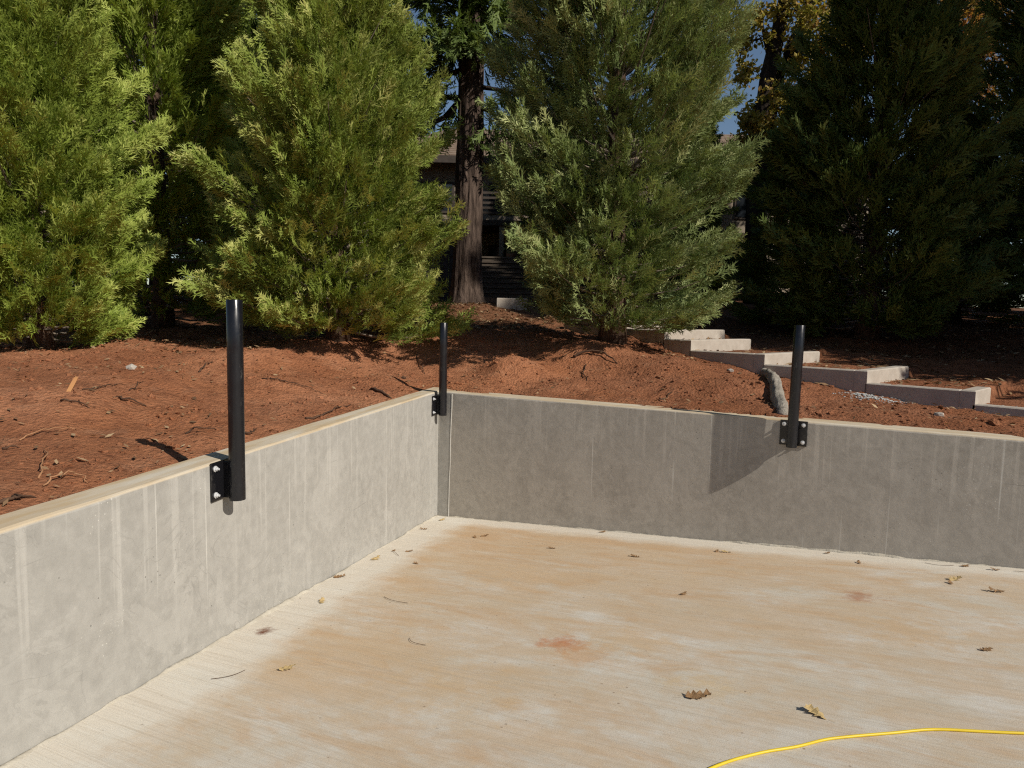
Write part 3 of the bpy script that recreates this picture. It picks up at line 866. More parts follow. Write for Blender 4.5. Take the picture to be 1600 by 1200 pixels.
def old_cedar():
    rng = np.random.default_rng(91)
    b = gpt(727, 17.0, 0.05)
    root = empty('old_cedar', b)
    tag(root, 'tall old cedar with a bare furrowed brown trunk between the green cedars', 'tree')
    furrowed_trunk(root, 0.345, 0.16, 15.0, M['bark'], 5)
    zs = lambda py: 2.163 + (494 - py) * 17 / F_PX - b[2]
    P, D, O, SC, TN = [], [], [], [], []
    def limb(pts, r):
        mb = MB(); mb.tube(pts, r, 7, True); mb.build('limb', M['bark_dark'], root, True)
    def deck(c, along, n, spread, sc=1.6):
        for _ in range(n):
            pos = np.array(c) + rng.normal(0, 1, 3) * np.array(spread)
            d = np.array(along) * 0.6 + rng.normal(0, 0.45, 3) + np.array([0, 0, -0.45])
            P.append(pos); D.append(d); O.append(rng.normal(0, 1, 3)); SC.append(sc * (0.7 + 0.6 * rng.random())); TN.append(rng.uniform(0.05, 0.6))
    k = 17 / F_PX
    X = lambda px: (px - 727) * k
    for pts, rr in (([(712, 168), (690, 165), (668, 158), (655, 152), (628, 150)], 0.075), ([(712, 128), (680, 142), (655, 150), (630, 146), (600, 150)], 0.06),
                    ([(715, 170), (690, 195), (668, 213), (650, 222), (620, 235)], 0.08), ([(738, 150), (765, 152), (790, 160), (815, 178)], 0.06),
                    ([(738, 178), (760, 188), (780, 205), (800, 228)], 0.055), ([(740, 205), (752, 225), (770, 248)], 0.05), ([(714, 85), (690, 84), (660, 86), (632, 84)], 0.05)):
        q = [(X(x), -0.1 - 0.12 * i * ((hash(x) % 3) - 0.6), zs(y)) for i, (x, y) in enumerate(pts)]
        limb(q, [rr * (1 - 0.72 * i / (len(q) - 1)) for i in range(len(q))])
        for j in range(1, len(q)):
            c = (np.array(q[j]) + np.array(q[j - 1])) / 2
            deck(c + np.array([0, 0, -0.12]), (q[j][0] - q[0][0], 0, 0), 16 if j > 1 else 6, (0.22, 0.3, 0.13))
    for py_, dx in ((20, -0.1), (45, 0.15), (70, -0.2), (88, 0.1), (105, 0.25), (60, 0.4), (100, -0.35)):
        deck((dx, -0.65, zs(py_)), (0, -0.6, 0), 26, (0.28, 0.16, 0.12), 1.4)
    # hanging crown above the limbs
    limbs = MB()
    for bnum in range(230):
        h = rng.uniform(0, 1) ** 0.8
        z = zs(118) + h * 10.8
        a = rng.uniform(0, 2 * math.pi); r = (2.3 * (1 - h) ** 0.6 + 0.3) * rng.uniform(0.6, 1.0)
        rad = np.array([math.cos(a), math.sin(a), 0])
        limbs.tube([(0, 0, z), rad * r * 0.5 + [0, 0, z + 0.05], rad * r + [0, 0, z - 0.25]], [0.045, 0.025, 0.008], 5, False)
        for q in range(34):
            s_ = 0.2 + 0.8 * rng.random()
            c = rad * r * s_ + np.array([0, 0, z - 0.3 * s_ * s_ + rng.normal(0, 0.12)]) + np.array([-rad[1], rad[0], 0]) * rng.normal(0, 0.28)
            P.append(c); D.append(rad * 0.7 + np.array([0, 0, -0.2 + rng.normal(0, 0.3)]) + rng.normal(0, 0.35, 3)); O.append(rad + rng.normal(0, 0.4, 3)); SC.append(rng.uniform(1.2, 2.1)); TN.append(rng.uniform(0.1, 0.75))
    tag(limbs.build('limbs', M['bark_dark'], root), kind='stuff')
    V, T = place_sprays(rng, np.array(P), np.array(D), np.array(O), np.array(SC), np.array(TN), TEMPL_LO)
    tag(link('crown', tri_mesh('crown', V, T), M['leaf_d'], root), kind='stuff')
old_cedar()

# ---- farther conifers: two built, then copied with their parts
def copy_tree(o, loc, rz, sc, label):
    c = o.copy(); COL.objects.link(c); c.location = loc; c.rotation_euler = (0, 0, rz); c.scale = sc if isinstance(sc, tuple) else (sc, sc, sc); c['label'] = label
    for ch in list(o.children):
        d = ch.copy(); COL.objects.link(d); d.parent = c; d.matrix_parent_inverse = Matrix()
    return c
FG = 'background conifers beyond the bank'
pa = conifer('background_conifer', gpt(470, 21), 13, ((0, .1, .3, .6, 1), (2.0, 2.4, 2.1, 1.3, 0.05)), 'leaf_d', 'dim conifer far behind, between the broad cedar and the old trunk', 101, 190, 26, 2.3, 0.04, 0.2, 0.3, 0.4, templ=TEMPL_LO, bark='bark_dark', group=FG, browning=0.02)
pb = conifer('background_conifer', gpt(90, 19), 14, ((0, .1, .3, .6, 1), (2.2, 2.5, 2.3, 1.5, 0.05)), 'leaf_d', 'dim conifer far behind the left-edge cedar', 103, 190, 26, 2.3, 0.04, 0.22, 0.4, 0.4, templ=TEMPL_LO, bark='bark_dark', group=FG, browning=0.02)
for i, (px, Y, sc, lab) in enumerate(((395, 17.5, 0.95, 'dim conifer far behind, filling the gap left of the broad cedar'), (-120, 16, 1.0, 'dim conifer outside the left edge of the frame'),
                                      (655, 22.5, (0.45, 0.45, 0.24), 'low dark conifer hiding the house deck left of the old trunk'), (842, 22.5, (0.45, 0.45, 0.26), 'low dark conifer hiding the house deck right of the old trunk'), (890, 24, 0.55, 'dim conifer far behind the left half of the big grey-green cedar'), (1075, 23, 0.5, 'dim conifer far behind the right half of the big grey-green cedar'),
                                      (1240, 15.5, (0.55, 0.55, 0.37), 'dark conifer in the shade left of the shaded cedar, below the oak'), (1485, 16.5, (0.62, 0.62, 0.36), 'dark conifer in the shade between the two right-hand cedars'),
                                      (1800, 17, 1.1, 'dark conifer outside the right edge of the frame'), (1640, 20, 0.9, 'dark conifer far behind the right-edge cedar'),
                                      (250, 24, 1.1, 'faint conifer farthest back on the left'), (1440, 31, 0.6, 'faint conifer farthest back on the right'))):
    copy_tree(pa if i % 2 else pb, gpt(px, Y, 0.1), 1.3 * i + 0.5, sc, lab)
# tall cedars beside the place, right of the view: they throw the shade over the right-hand trees
for i, (x, y, sc) in enumerate(((14.0, 6.9, 1.45), (16.5, 9.4, 1.45), (11.6, 10.4, 0.9), (13.0, 8.6, 1.0))):
    copy_tree(pb if i % 2 else pa, (x, y, float(terr(x, y, False)[0]) - 0.1), 0.9 * i, sc,
              ('tallest cedar outside the right edge of the frame, nearest the viewer', 'tall cedar outside the right edge of the frame, farthest from the steps',
               'shorter cedar outside the right edge of the frame, farthest back', 'shorter cedar outside the right edge of the frame, between the taller two')[i])

# ---- oaks in autumn leaf
def oak(name, px, Y, stems, clusters, leaf, label, seed):
    rng = np.random.default_rng(seed); rr = random.Random(seed)
    b = np.array(gpt(px, Y, 0.1))
    root = empty(name, b); tag(root, label, 'tree', 'autumn oaks behind the cedars')
    def W(x, y, dy=0): return Vector(at(x, y, Y + dy) - b)
    P = []
    first = True
    for pts, r0 in stems:
        q = [Vector((0, 0, -0.2)) if p is None else W(*p) for p in pts]
        mb = MB(); mb.tube(q, [r0 * (1 - 0.6 * i / (len(q) - 1)) for i in range(len(q))], 10); mb.build('trunk' if first else 'limb', M['bark_dark'], root, True)
        first = False
    tw = MB()
    for (x, y, rp, n) in clusters:
        c = W(x, y, rr.uniform(-0.8, 0.8)); rad = rp * Y / F_PX
        for k in range(max(2, n // 70)):
            e = c + Vector((rr.gauss(0, rad * 0.6), rr.gauss(0, rad * 0.6), rr.gauss(0, rad * 0.5)))
            mid = (c + e) / 2 + Vector((rr.gauss(0, .1), rr.gauss(0, .1), rr.gauss(0, .1)))
            tw.tube([c, mid, e], [0.022, 0.014, 0.006], 4, False)
            m_ = n // max(2, n // 70)
            P.append(np.array(e)[None] + rng.normal(0, 1, (m_, 3)) * rad * 0.32)
    tag(tw.build('twigs', M['bark_dark'], root), kind='stuff')
    P = np.concatenate(P); n = len(P)
    d = unit(rng.normal(0, 1, (n, 3)) + np.array([0, 0, -0.4])); s_ = unit(np.cross(d, rng.normal(0, 1, (n, 3)))); nn = np.cross(d, s_)
    l = rng.uniform(0.10, 0.19, n)[:, None]; w = l * rng.uniform(0.28, 0.42, n)[:, None]
    a, t = P, P + d * l + nn * l * 0.15
    m1, m2 = P + d * l * 0.55 + s_ * w, P + d * l * 0.5 - s_ * w
    V = np.concatenate([np.stack([a, m1, t], 1), np.stack([a, t, m2], 1)])
    tn = np.clip(rng.normal(0.5, 0.25, n), 0, 1)
    tag(link('crown', tri_mesh('crown', V, np.concatenate([tn, tn])), M[leaf], root), kind='stuff')
oak('oak_tree', 1172, 20.5, (((None, (1182, 300), (1192, 190), (1200, 120), (1214, 60), (1226, 0), (1236, -80), (1240, -200)), 0.30),
                             (((1192, 200), (1212, 140), (1236, 80), (1258, 30), (1285, -40), (1320, -150)), 0.26), (((1232, 85), (1262, 70), (1290, 62), (1320, 50)), 0.07), (((1203, 100), (1195, 60), (1190, 35), (1178, 28)), 0.06),
                             (((1225, 150), (1250, 160), (1275, 130)), 0.07), (((1195, 190), (1170, 180), (1150, 175)), 0.05)),
    [(1180, 30, 26, 320), (1255, 20, 34, 900), (1240, 90, 26, 500), (1285, 75, 30, 700), (1190, 110, 22, 200), (1225, 165, 28, 700), (1275, 150, 34, 900), (1205, 205, 26, 600), (1250, 215, 34, 700), (1215, 250, 24, 500),
     (1180, 165, 22, 120), (1230, -40, 60, 500), (1320, -10, 50, 500), (1160, 75, 18, 50), (1330, 60, 50, 500), (1222, 320, 22, 220), (1168, 120, 20, 260), (1175, 200, 22, 420), (1160, 230, 20, 320), (1190, 60, 20, 240), (1185, 265, 24, 380), (1150, 40, 16, 80), (1300, 220, 40, 300)], 'oak_y', 'leaning dark-trunked oak with yellow-green leaves above the far roof', 7)
oak('oak_tree', 1500, 24, (((None, (1512, 330), (1505, 200), (1512, 110), (1525, 40), (1530, -60)), 0.24), (((1507, 190), (1490, 120), (1478, 60), (1470, 0)), 0.10), (((1511, 130), (1540, 80), (1570, 40)), 0.10)),
    [(1475, 30, 40, 1000), (1520, 45, 46, 1300), (1560, 15, 42, 900), (1490, 85, 38, 900), (1535, 100, 36, 800), (1455, 75, 34, 600), (1510, 150, 34, 600), (1480, 190, 30, 500), (1500, -30, 60, 600), (1580, 80, 40, 300), (1470, 240, 30, 140), (1430, 20, 36, 260)], 'oak_o', 'orange and gold leaved oak at the upper right corner', 13)

# ------------------------------------------------------------------ house behind the trees
def house():
    x0, x1, y0, y1 = -5.5, 13.5, 27.0, 35.0
    zg, ze, zr = 2.9, 7.85, 10.1
    root = empty('house', ((x0 + x1) / 2, y0, zg)); cx = (x0 + x1) / 2
    tag(root, 'beige house with a brown shingle roof, glimpsed between the trees', 'house')
    def bx(name, a, b, mat, par=root):
        mb = MB(); c = [(a[i] + b[i]) / 2 for i in range(3)]
        mb.box((c[0] - cx, c[1] - y0, c[2] - zg), [abs(b[i] - a[i]) for i in range(3)]); return mb.build(name, mat, par)
    bx('wall', (x0, y0, zg - 0.4), (x1, y1, ze), M['stucco'])
    bx('belt_course', (x0 - 0.03, y0 - 0.05, 5.3), (x1 + 0.03, y0 - 0.003, 5.5), M['trim'])
    bx('fascia', (x0 - 0.6, y0 - 0.66, ze - 0.12), (x1 + 0.6, y0 - 0.60, ze + 0.14), M['trim'])
    mb = MB(); ov = 0.6
    P = [(x0 - ov - cx, -ov, ze - zg), (x1 + ov - cx, -ov, ze - zg), (x1 + ov - cx, y1 - y0 + ov, ze - zg), (x0 - ov - cx, y1 - y0 + ov, ze - zg), (x0 + 2.6 - cx, 4, zr - zg), (x1 - 2.6 - cx, 4, zr - zg)]
    mb.add(P, [(0, 1, 5, 4), (1, 2, 5), (2, 3, 4, 5), (3, 0, 4), (0, 3, 2, 1)])
    rf = mb.build('roof', M['shingle'], root)
    n = 17
    for i in range(n):
        t0, t1 = i / n, (i + 1) / n
        def L(t, e): return ((x0 - ov) * (1 - t) + (x0 + 2.6) * t - cx, -ov + (4 + ov) * t, (ze + (zr - ze) * t) - zg + e)
        def Rr(t, e): return ((x1 + ov) * (1 - t) + (x1 - 2.6) * t - cx, -ov + (4 + ov) * t, (ze + (zr - ze) * t) - zg + e)
        mb = MB(); a, b, c, d = L(t0, 0.055), Rr(t0, 0.055), Rr(t1, 0.02), L(t1, 0.02); e_, f_ = L(t0, 0.005), Rr(t0, 0.005)
        mb.add([a, b, c, d, e_, f_], [(0, 1, 2, 3), (4, 5, 1, 0)]); mb.build('shingle_course', M['shingle'], rf)
    for wx in (-3.6, -1.0, 1.8, 5.0, 8.2, 11.2):
        for wz in (3.7, 6.0):
            w = bx('window', (wx, y0 - 0.045, wz), (wx + 1.3, y0 - 0.008, wz + 1.15), M['trim'])
            bx('pane', (wx + 0.08, y0 - 0.060, wz + 0.08), (wx + 0.62, y0 - 0.048, wz + 1.07), M['glass'], w)
            bx('pane', (wx + 0.68, y0 - 0.060, wz + 0.08), (wx + 1.22, y0 - 0.048, wz + 1.07), M['glass'], w)
    # raised deck in front with a pale post, seen beside the old trunk
    bx('deck', (-3.2, y0 - 2.2, 5.32), (4.4, y0 - 0.06, 5.5), M['trim'])
    for px_ in (-3.1, -0.55, 1.9, 4.2):
        bx('deck_post', (px_, y0 - 2.15, zg - 0.5), (px_ + 0.16, y0 - 2.0, 5.315), M['stucco'])
    for k in range(5):
        bx('deck_rail', (-3.2, y0 - 2.19, 5.7 + k * 0.17), (4.4, y0 - 2.13, 5.78 + k * 0.17), M['trim'])
house()

# wooden stair and board fence by the old trunk
st = empty('wooden_stair', gpt(800, 20, 0.0)); sb = np.array(st.location)
tag(st, 'weathered plank stair rising behind the old cedar trunk', 'stair')
for k in range(8):
    mb = MB(); mb.box((0, k * 0.26, 0.14 + k * 0.16), (2.0, 0.30, 0.05)); mb.build('tread', M['plank'], st)
    mb = MB(); mb.box((0, k * 0.26 - 0.10, 0.04 + k * 0.16), (1.96, 0.03, 0.125)); mb.build('riser', M['plank'], st)
fc = empty('board_fence', gpt(650, 19.0, 0.1))
tag(fc, 'dark vertical board fence left of the old cedar trunk', 'fence')
for k in range(15):
    mb = MB(); mb.box((-1.1 + k * 0.155, 0.01 * (k % 2), 0.85), (0.145, 0.025, 1.7 + 0.02 * (k % 3))); mb.build('board', M['board'], fc)
for z in (0.4, 1.4):
    mb = MB(); mb.box((0, 0.045, z), (2.4, 0.04, 0.09)); mb.build('rail', M['board'], fc)
cb = empty('concrete_curb', gpt(808, 16.2, 0.05)); tag(cb, 'short pale concrete curb just right of the old cedar trunk', 'curb')
mb = MB(); curb(mb, np.array([-0.5, 0]), np.array([1.0, 0]), np.array([0, 1.0]), 0.7, 0.25, -0.1, 0.30); mb.build('curb_block', M['step'], cb)

# ------------------------------------------------------------------ drain pipe in its fabric sock
a, b = on_ground(1194, 586), on_ground(1224, 650)
top = np.array([*a[:2], a[2] + 0.06])
bot2 = C2 + DR * float((b[:2] - C2) @ DR) - NR * (TRW + 0.03)
bot = np.array([*bot2, ZT - 0.02])
sockr = empty('drain_pipe', top); tag(sockr, 'drain pipe wrapped in crumpled grey fabric lying against the far wall', 'pipe')
v, f = [], []
ns, nz = 30, 80
ax_ = (bot - top); ln_ = np.linalg.norm(ax_); ax_ /= ln_
sa = np.cross(ax_, [0, 0, 1.0]); sa /= np.linalg.norm(sa); sb2 = np.cross(sa, ax_)
for i in range(nz + 1):
    t = i / nz
    for k in range(ns):
        an = 2 * math.pi * k / ns
        r = 0.056 * (1 + 0.20 * float(vnoise(an * 1.3 + t * 4, t * 9, 61)) + 0.15 * float(vnoise(an * 3 + t * 14, t * 22, 62))) * (min(1, (t + 0.012) / 0.045) ** 0.5)
        gp = top + ax_ * ln_ * t
        gz = max(float(terr(gp[0], gp[1], False)[0]) + 0.035, bot[2]) - gp[2] if t < 0.93 else bot[2] - gp[2] + 0.02
        p = ax_ * ln_ * t + np.array([0, 0, gz]) + (sa * math.cos(an) + sb2 * math.sin(an)) * r 
        v.append(p)
for i in range(nz):
    for k in range(ns):
        f.append((i * ns + k, i * ns + (k + 1) % ns, (i + 1) * ns + (k + 1) % ns, (i + 1) * ns + k))
f.append(tuple(range(ns))); f.append(tuple(range(nz * ns, (nz + 1) * ns)))
mesh('fabric_sock', v, f, M['sock'], sockr, True)
v, f = [], []
for i, (r, z) in enumerate(((0.052, -0.035), (0.052, 0.06), (0.046, 0.06), (0.046, -0.035))):
    for k in range(16):
        an = 2 * math.pi * k / 16
        v.append(ax_ * z + np.array([0, 0, max(float(terr(top[0], top[1], False)[0]) + 0.035, bot[2]) - top[2]]) + (sa * math.cos(an) + sb2 * math.sin(an)) * r)
for i in range(4):
    for k in range(16):
        f.append((i * 16 + k, i * 16 + (k + 1) % 16, ((i + 1) % 4) * 16 + (k + 1) % 16, ((i + 1) % 4) * 16 + k))
mesh('pipe_end', v, f, M['stone'], sockr, True)

# ------------------------------------------------------------------ yellow cord
pts = [(1040, 1240), (1120, 1199), (1187, 1179), (1244, 1169), (1289, 1158), (1330, 1153), (1394, 1147.5), (1458, 1142), (1532, 1145), (1600, 1148), (1700, 1150), (1800, 1165)]
q = [on_floor(*p) for p in pts]
q = [p + np.array([0, 0, 0.0062]) for p in q]
cd = []
for i in range(len(q) - 1):
    p0, p1, p2, p3 = q[max(i - 1, 0)], q[i], q[i + 1], q[min(i + 2, len(q) - 1)]
    for k in range(8):
        t = k / 8
        cd.append(0.5 * ((2 * p1) + (p2 - p0) * t + (2 * p0 - 5 * p1 + 4 * p2 - p3) * t * t + (3 * p1 - p0 - 3 * p2 + p3) * t ** 3))
mb = MB(); mb.tube(cd, 0.0056, 10); tag(mb.build('extension_cord', M['cord'], None, True), 'yellow extension cord snaking across the bottom right of the pad', 'cord')

# ------------------------------------------------------------------ fallen oak leaves on the pad
def leaf_mesh(seed):
    rr = random.Random(seed)
    half = []
    lob = 4
    for i in range(lob * 2 + 1):
        t = 0.06 + 0.9 * i / (lob * 2)
        w = (0.34 if i % 2 else 0.13) * math.sin(math.pi * (0.12 + 0.8 * t)) * rr.uniform(0.8, 1.15)
        half.append((t + (0.07 if i % 2 else 0), w))
    v, f = [], []
    cu, cv, tw = rr.uniform(0.4, 1.4), rr.uniform(-0.5, 0.7), rr.uniform(-0.9, 0.9)
    def bend(x, y):
        z = 0.16 * cu * (x - 0.45) ** 2 * 1.6 + cv * 0.9 * y * y + tw * (x - 0.5) * y + 0.035 * math.sin(9 * x + 11 * y + seed)
        return (x - 0.5, y * (1 - 0.25 * abs(y)), z)
    for (x, w) in half:
        v += [bend(x, -w), bend(x * 0.98, -w * 0.45), bend(x * 0.97, 0), bend(x * 0.98, w * 0.45), bend(x, w)]
    for i in range(len(half) - 1):
        for j in range(4):
            f.append((i * 5 + j, i * 5 + j + 1, (i + 1) * 5 + j + 1, (i + 1) * 5 + j))
    k = len(v); v += [bend(1.02, 0)]; f += [(k - 5, k - 4, k - 3, k), (k - 3, k - 2, k - 1, k)]
    k = len(v); v += [(-0.47, -0.008, 0.05), (-0.47, 0.008, 0.05), (-0.74, 0.004, 0.085), (-0.74, -0.004, 0.085)]; f.append((k, k + 1, k + 2, k + 3))
    zmin = min(p[2] for p in v)
    return [(x, y, z - zmin) for x, y, z in v], f
LEAFM = {}
LEAVES = [((1090, 1089), 0.125, 'b', 8, 'large brown oak leaf left of the cord, its stem pointing right'), ((1277, 1117), 0.115, 'a', 120, 'large tan oak leaf just above the yellow cord'),
          ((1492, 906), 0.105, 'a', 20, 'pale curled oak leaf near the right end of the far wall'), ((1485, 912), 0.06, 'b', 70, 'small brown leaf scrap touching the pale curled leaf at right'),
          ((1558, 925), 0.10, 'b', 160, 'brown oak leaf at the right edge below the far wall'), ((1541, 1016), 0.072, 'b', 10, 'small dark leaf alone at the right edge, halfway down the pad'),
          ((1068, 929), 0.062, 'b', 40, 'small dark leaf in the middle of the pad below the far wall'), ((992, 870), 0.085, 'b', 150, 'brown leaf near the far wall left of its sharp shadow'),
          ((1135, 863), 0.085, 'a', 175, 'tan leaf at the foot of the far wall below the sharp shadow'), ((1120, 862), 0.055, 'b', 60, 'small dark leaf beside the tan leaf under the sharp shadow'),
          ((1292, 865), 0.05, 'b', 5, 'tiny leaf in the lime bloom below the right post'), ((1342, 880), 0.062, 'b', 80, 'thin dark leaf below and right of the right post'),
          ((1508, 885), 0.075, 'b', 15, 'flat leaf against the foot of the far wall near the right edge'), ((1555, 891), 0.07, 'b', 170, 'last leaf along the foot of the far wall at the right edge'),
          ((862, 857), 0.068, 'b', 165, 'dark leaf on the tan stain below the left part of the far wall'), ((757, 838), 0.088, 'b', 35, 'dark curled leaf nearest the inner corner on the open pad'),
          ((742, 840), 0.06, 'b', 100, 'flat dark leaf just left of the curled leaf near the inner corner'), ((941, 832), 0.065, 'b', 10, 'dark leaf touching the foot of the far wall left of centre'),
          ((691, 813), 0.09, 'a', 50, 'pale leaf tucked into the inner corner'), ((662, 827), 0.08, 'b', 175, 'dark leaf at the foot of the left wall close to the corner'),
          ((587, 874), 0.10, 'a', 60, 'yellowish curled leaf at the foot of the left wall, third from the corner'), ((530, 902), 0.095, 'b', 20, 'brown leaf at the foot of the left wall, farthest from the corner'),
          ((639, 862), 0.07, 'b', 20, 'dark leaf a little out from the left wall near the corner'), ((650, 881), 0.052, 'b', 140, 'tiny dark scrap out from the left wall, below the other corner leaves'),
          ((503, 941), 0.075, 'a', 95, 'small curled leaf on the lime bloom beside the left wall'), ((449, 1046), 0.088, 'a', 30, 'tan curled leaf on the pad right of the nearest stretch of left wall'),
          ((615, 861), 0.05, 'b', 60, 'tiny brown flake between the yellowish leaf and the corner')]
UVN = Vector((0, 0, 1))
for i, ((px, py), sz, kind, rot, lab) in enumerate(LEAVES):
    key = (i % 7, kind)
    if key not in LEAFM:
        v, f = leaf_mesh(i % 7 + 3)
        me_ = bpy.data.meshes.new('oak_leaf'); me_.from_pydata(v, [], f); me_.update(); me_.materials.append(M['oakleaf_' + kind])
        LEAFM[key] = me_
    o = link('oak_leaf', LEAFM[key])
    p = on_floor(px, py)
    o.location = (p[0], p[1], p[2] + 0.003); o.scale = (sz, sz, sz * 1.05)
    o.rotation_euler = (0.05, -0.07, R(rot))
    tag(o, lab, 'leaf', 'fallen oak leaves on the pad')
for (pa_, pb_, bend, lab) in (((600, 933), (637, 943), 0.03, 'thin curved twig on the open pad left of the rust stain'), ((640, 998), (665, 1009), 0.03, 'thin arched twig lower on the pad left of the rust stain'),
                              ((615, 860), (623, 869), 0.01, 'short needle beside the left wall near the corner'), ((330, 1062), (383, 1048), 0.03, 'curved pale twig beside the nearest stretch of left wall'),
                              ((1445, 880), (1490, 884), 0.05, 'wiry twig curled at the foot of the far wall near the right edge'), ((1585, 893), (1612, 897), 0.01, 'dark stick cut by the right edge at the foot of the far wall')):
    A, B = on_floor(*pa_), on_floor(*pb_); side = np.cross(B - A, [0, 0, 1.0]); side /= np.linalg.norm(side)
    q = [A + (B - A) * t + side * bend * math.sin(math.pi * t) + np.array([0, 0, 0.004 + 0.006 * math.sin(math.pi * t)]) for t in np.linspace(0, 1, 8)]
    mb = MB(); mb.tube(q, 0.0013, 5); tag(mb.build('twig', M['root'], None), lab, 'twig', 'thin twigs on the pad')

# ------------------------------------------------------------------ things lying on the soil
def ground_stick(name, pts, r, mat, lab, grp, lift=0.0):
    rr = random.Random(int(pts[0][0] * 7 + pts[0][1]))
    q = [on_ground(*p) for p in pts]
    out = []
    for i in range(len(q) - 1):
        for k in range(5):
            t = k / 5; p = q[i] * (1 - t) + q[i + 1] * t
            p = p + np.array([rr.gauss(0, 0.008), rr.gauss(0, 0.008), 0]); p[2] = float(terr(p[0], p[1])[0]) + r * 0.6 + lift * math.sin(math.pi * (i + t) / (len(q) - 1)) + rr.uniform(0, 0.006)
            out.append(p)
    out.append(q[-1])
    mb = MB(); mb.tube(out, [r * (1 - 0.6 * i / (len(out) - 1)) for i in range(len(out))], 6)
    o = mb.build(name, mat, None, True); tag(o, lab, 'root' if name == 'root' else 'stick', grp); return o
G1 = 'roots and sticks on the soil'
ST = M['straw']; RO = M['root']
for nm, pts, r, mt, lab, lf in (
    ('root', [(28, 692), (60, 680), (100, 676), (118, 673)], 0.0054, ST, 'long pale root arching across the soil at the left edge', 0.02),
    ('root', [(62, 748), (72, 722), (70, 702)], 0.0054, ST, 'short upright pale root near the left wall', 0.03),
    ('root', [(64, 762), (90, 753), (118, 752), (138, 757)], 0.0054, ST, 'pale bowed root just above the top of the left wall', 0.03),
    ('root', [(0, 790), (18, 786), (34, 781), (56, 780)], 0.010, RO, 'dark root by the left wall at the left edge', 0.01),
    ('root', [(95, 628), (115, 632), (140, 640)], 0.0084, RO, 'dark forked root left of centre on the upper bank', 0.01),
    ('root', [(185, 625), (205, 632), (228, 636)], 0.0096, RO, 'dark knotted root in the middle of the left bank', 0.02),
    ('root', [(292, 680), (312, 678), (338, 673)], 0.0072, RO, 'tangled dark root left of the nearest post', 0.03),
    ('root', [(384, 682), (396, 680), (400, 672)], 0.0072, RO, 'small black root beside the nearest post on the wall top', 0.02),
    ('root', [(480, 655), (520, 645), (548, 632)], 0.010, RO, 'thin root lying along the top of the left wall near the corner', 0.01),
    ('root', [(580, 610), (600, 618), (612, 624)], 0.018, RO, 'dark root half buried above the left wall near the corner', 0.0),
    ('root', [(650, 555), (660, 575), (664, 585)], 0.0084, RO, 'dark root hanging down the bank behind the corner post', 0.02),
    ('root', [(895, 560), (920, 556), (945, 560), (965, 568)], 0.018, RO, 'dark exposed root below the big grey-green cedar', 0.05),
    ('root', [(915, 573), (912, 588), (917, 596)], 0.0084, RO, 'short dark root dropping from the exposed cedar root', 0.01),
    ('root', [(1030, 625), (1045, 619), (1050, 613)], 0.008, RO, 'thin twig on the soil above the far wall', 0.01),
    ('root', [(1025, 590), (1038, 595)], 0.010, ST, 'short pale stick on the bank above the far wall', 0.01),
    ('root', [(130, 610), (160, 606), (190, 600)], 0.006, RO, 'fine root near the orange stake', 0.01),
    ('root', [(205, 612), (215, 602), (224, 596)], 0.006, RO, 'fine slanting root right of the orange stake', 0.01),
    ('root', [(310, 582), (322, 574), (333, 566)], 0.010, RO, 'dark stick leaning on the bank left of the nearest post', 0.02),
    ('root', [(5, 705), (30, 700)], 0.008, RO, 'short dark root at the left edge of the soil', 0.01),
    ('root', [(410, 592), (440, 596), (470, 604), (505, 616)], 0.007, RO, 'long fine root right of the nearest post', 0.01)):
    ground_stick(nm, pts, r, mt, lab, G1, lf)
p = on_ground(108, 612)
stk = empty('wooden_stake', p); tag(stk, 'broken orange wooden stake poking out of the left bank', 'stake')
mb = MB(); v = []
for z, s_ in ((-0.05, 0.6), (0.075, 0.6), (0.10, 0.5)):
    v += [(-0.022 * s_, -0.013, z), (0.022 * s_, -0.013, z + 0.012 * (z > 0.08)), (0.022 * s_, 0.013, z - 0.02 * (z > 0.08)), (-0.022 * s_, 0.013, z + 0.02 * (z > 0.08))]
mb.add(v, [(0, 3, 2, 1), (0, 1, 5, 4), (1, 2, 6, 5), (2, 3, 7, 6), (3, 0, 4, 7), (4, 5, 9, 8), (5, 6, 10, 9), (6, 7, 11, 10), (7, 4, 8, 11), (8, 9, 10, 11)])
so = mb.build('stake_shaft', M['stake'], stk); stk.rotation_euler = (R(-18), R(24), R(20))

def lump(seed, sq=0.7):
    rng = np.random.default_rng(seed)
    bm = bmesh.new(); bmesh.ops.create_icosphere(bm, subdivisions=1, radius=1.0)
    v = np.array([p.co for p in bm.verts]); f = [[q.index for q in p.verts] for p in bm.faces]; bm.free()
    v = v * (0.72 + 0.5 * rng.random((len(v), 1))); v[:, 2] *= sq
    return v, f
for (px, py, r, mat, lab) in ((206, 577, 0.05, 'stone', 'pale stone high on the left bank'), (1553, 664, 0.055, 'soil', 'red clod above the far wall near the right edge'), (1467, 650, 0.04, 'stone', 'pale stone chip above the far wall near the right edge'),
                              (630, 592, 0.035, 'root', 'dark clod on the bank left of the corner post'), (1395, 617, 0.05, 'soil', 'red clod at the edge of the gravel patch'), (1142, 581, 0.045, 'stone', 'pale flake on the bank left of the fabric-wrapped pipe')):
    v, f = lump(px); p = on_ground(px, py)
    o = mesh('stone', v * r, f, M[mat]); o.location = (p[0], p[1], p[2] + r * 0.2); tag(o, lab, 'stone', 'loose stones and clods on the soil')

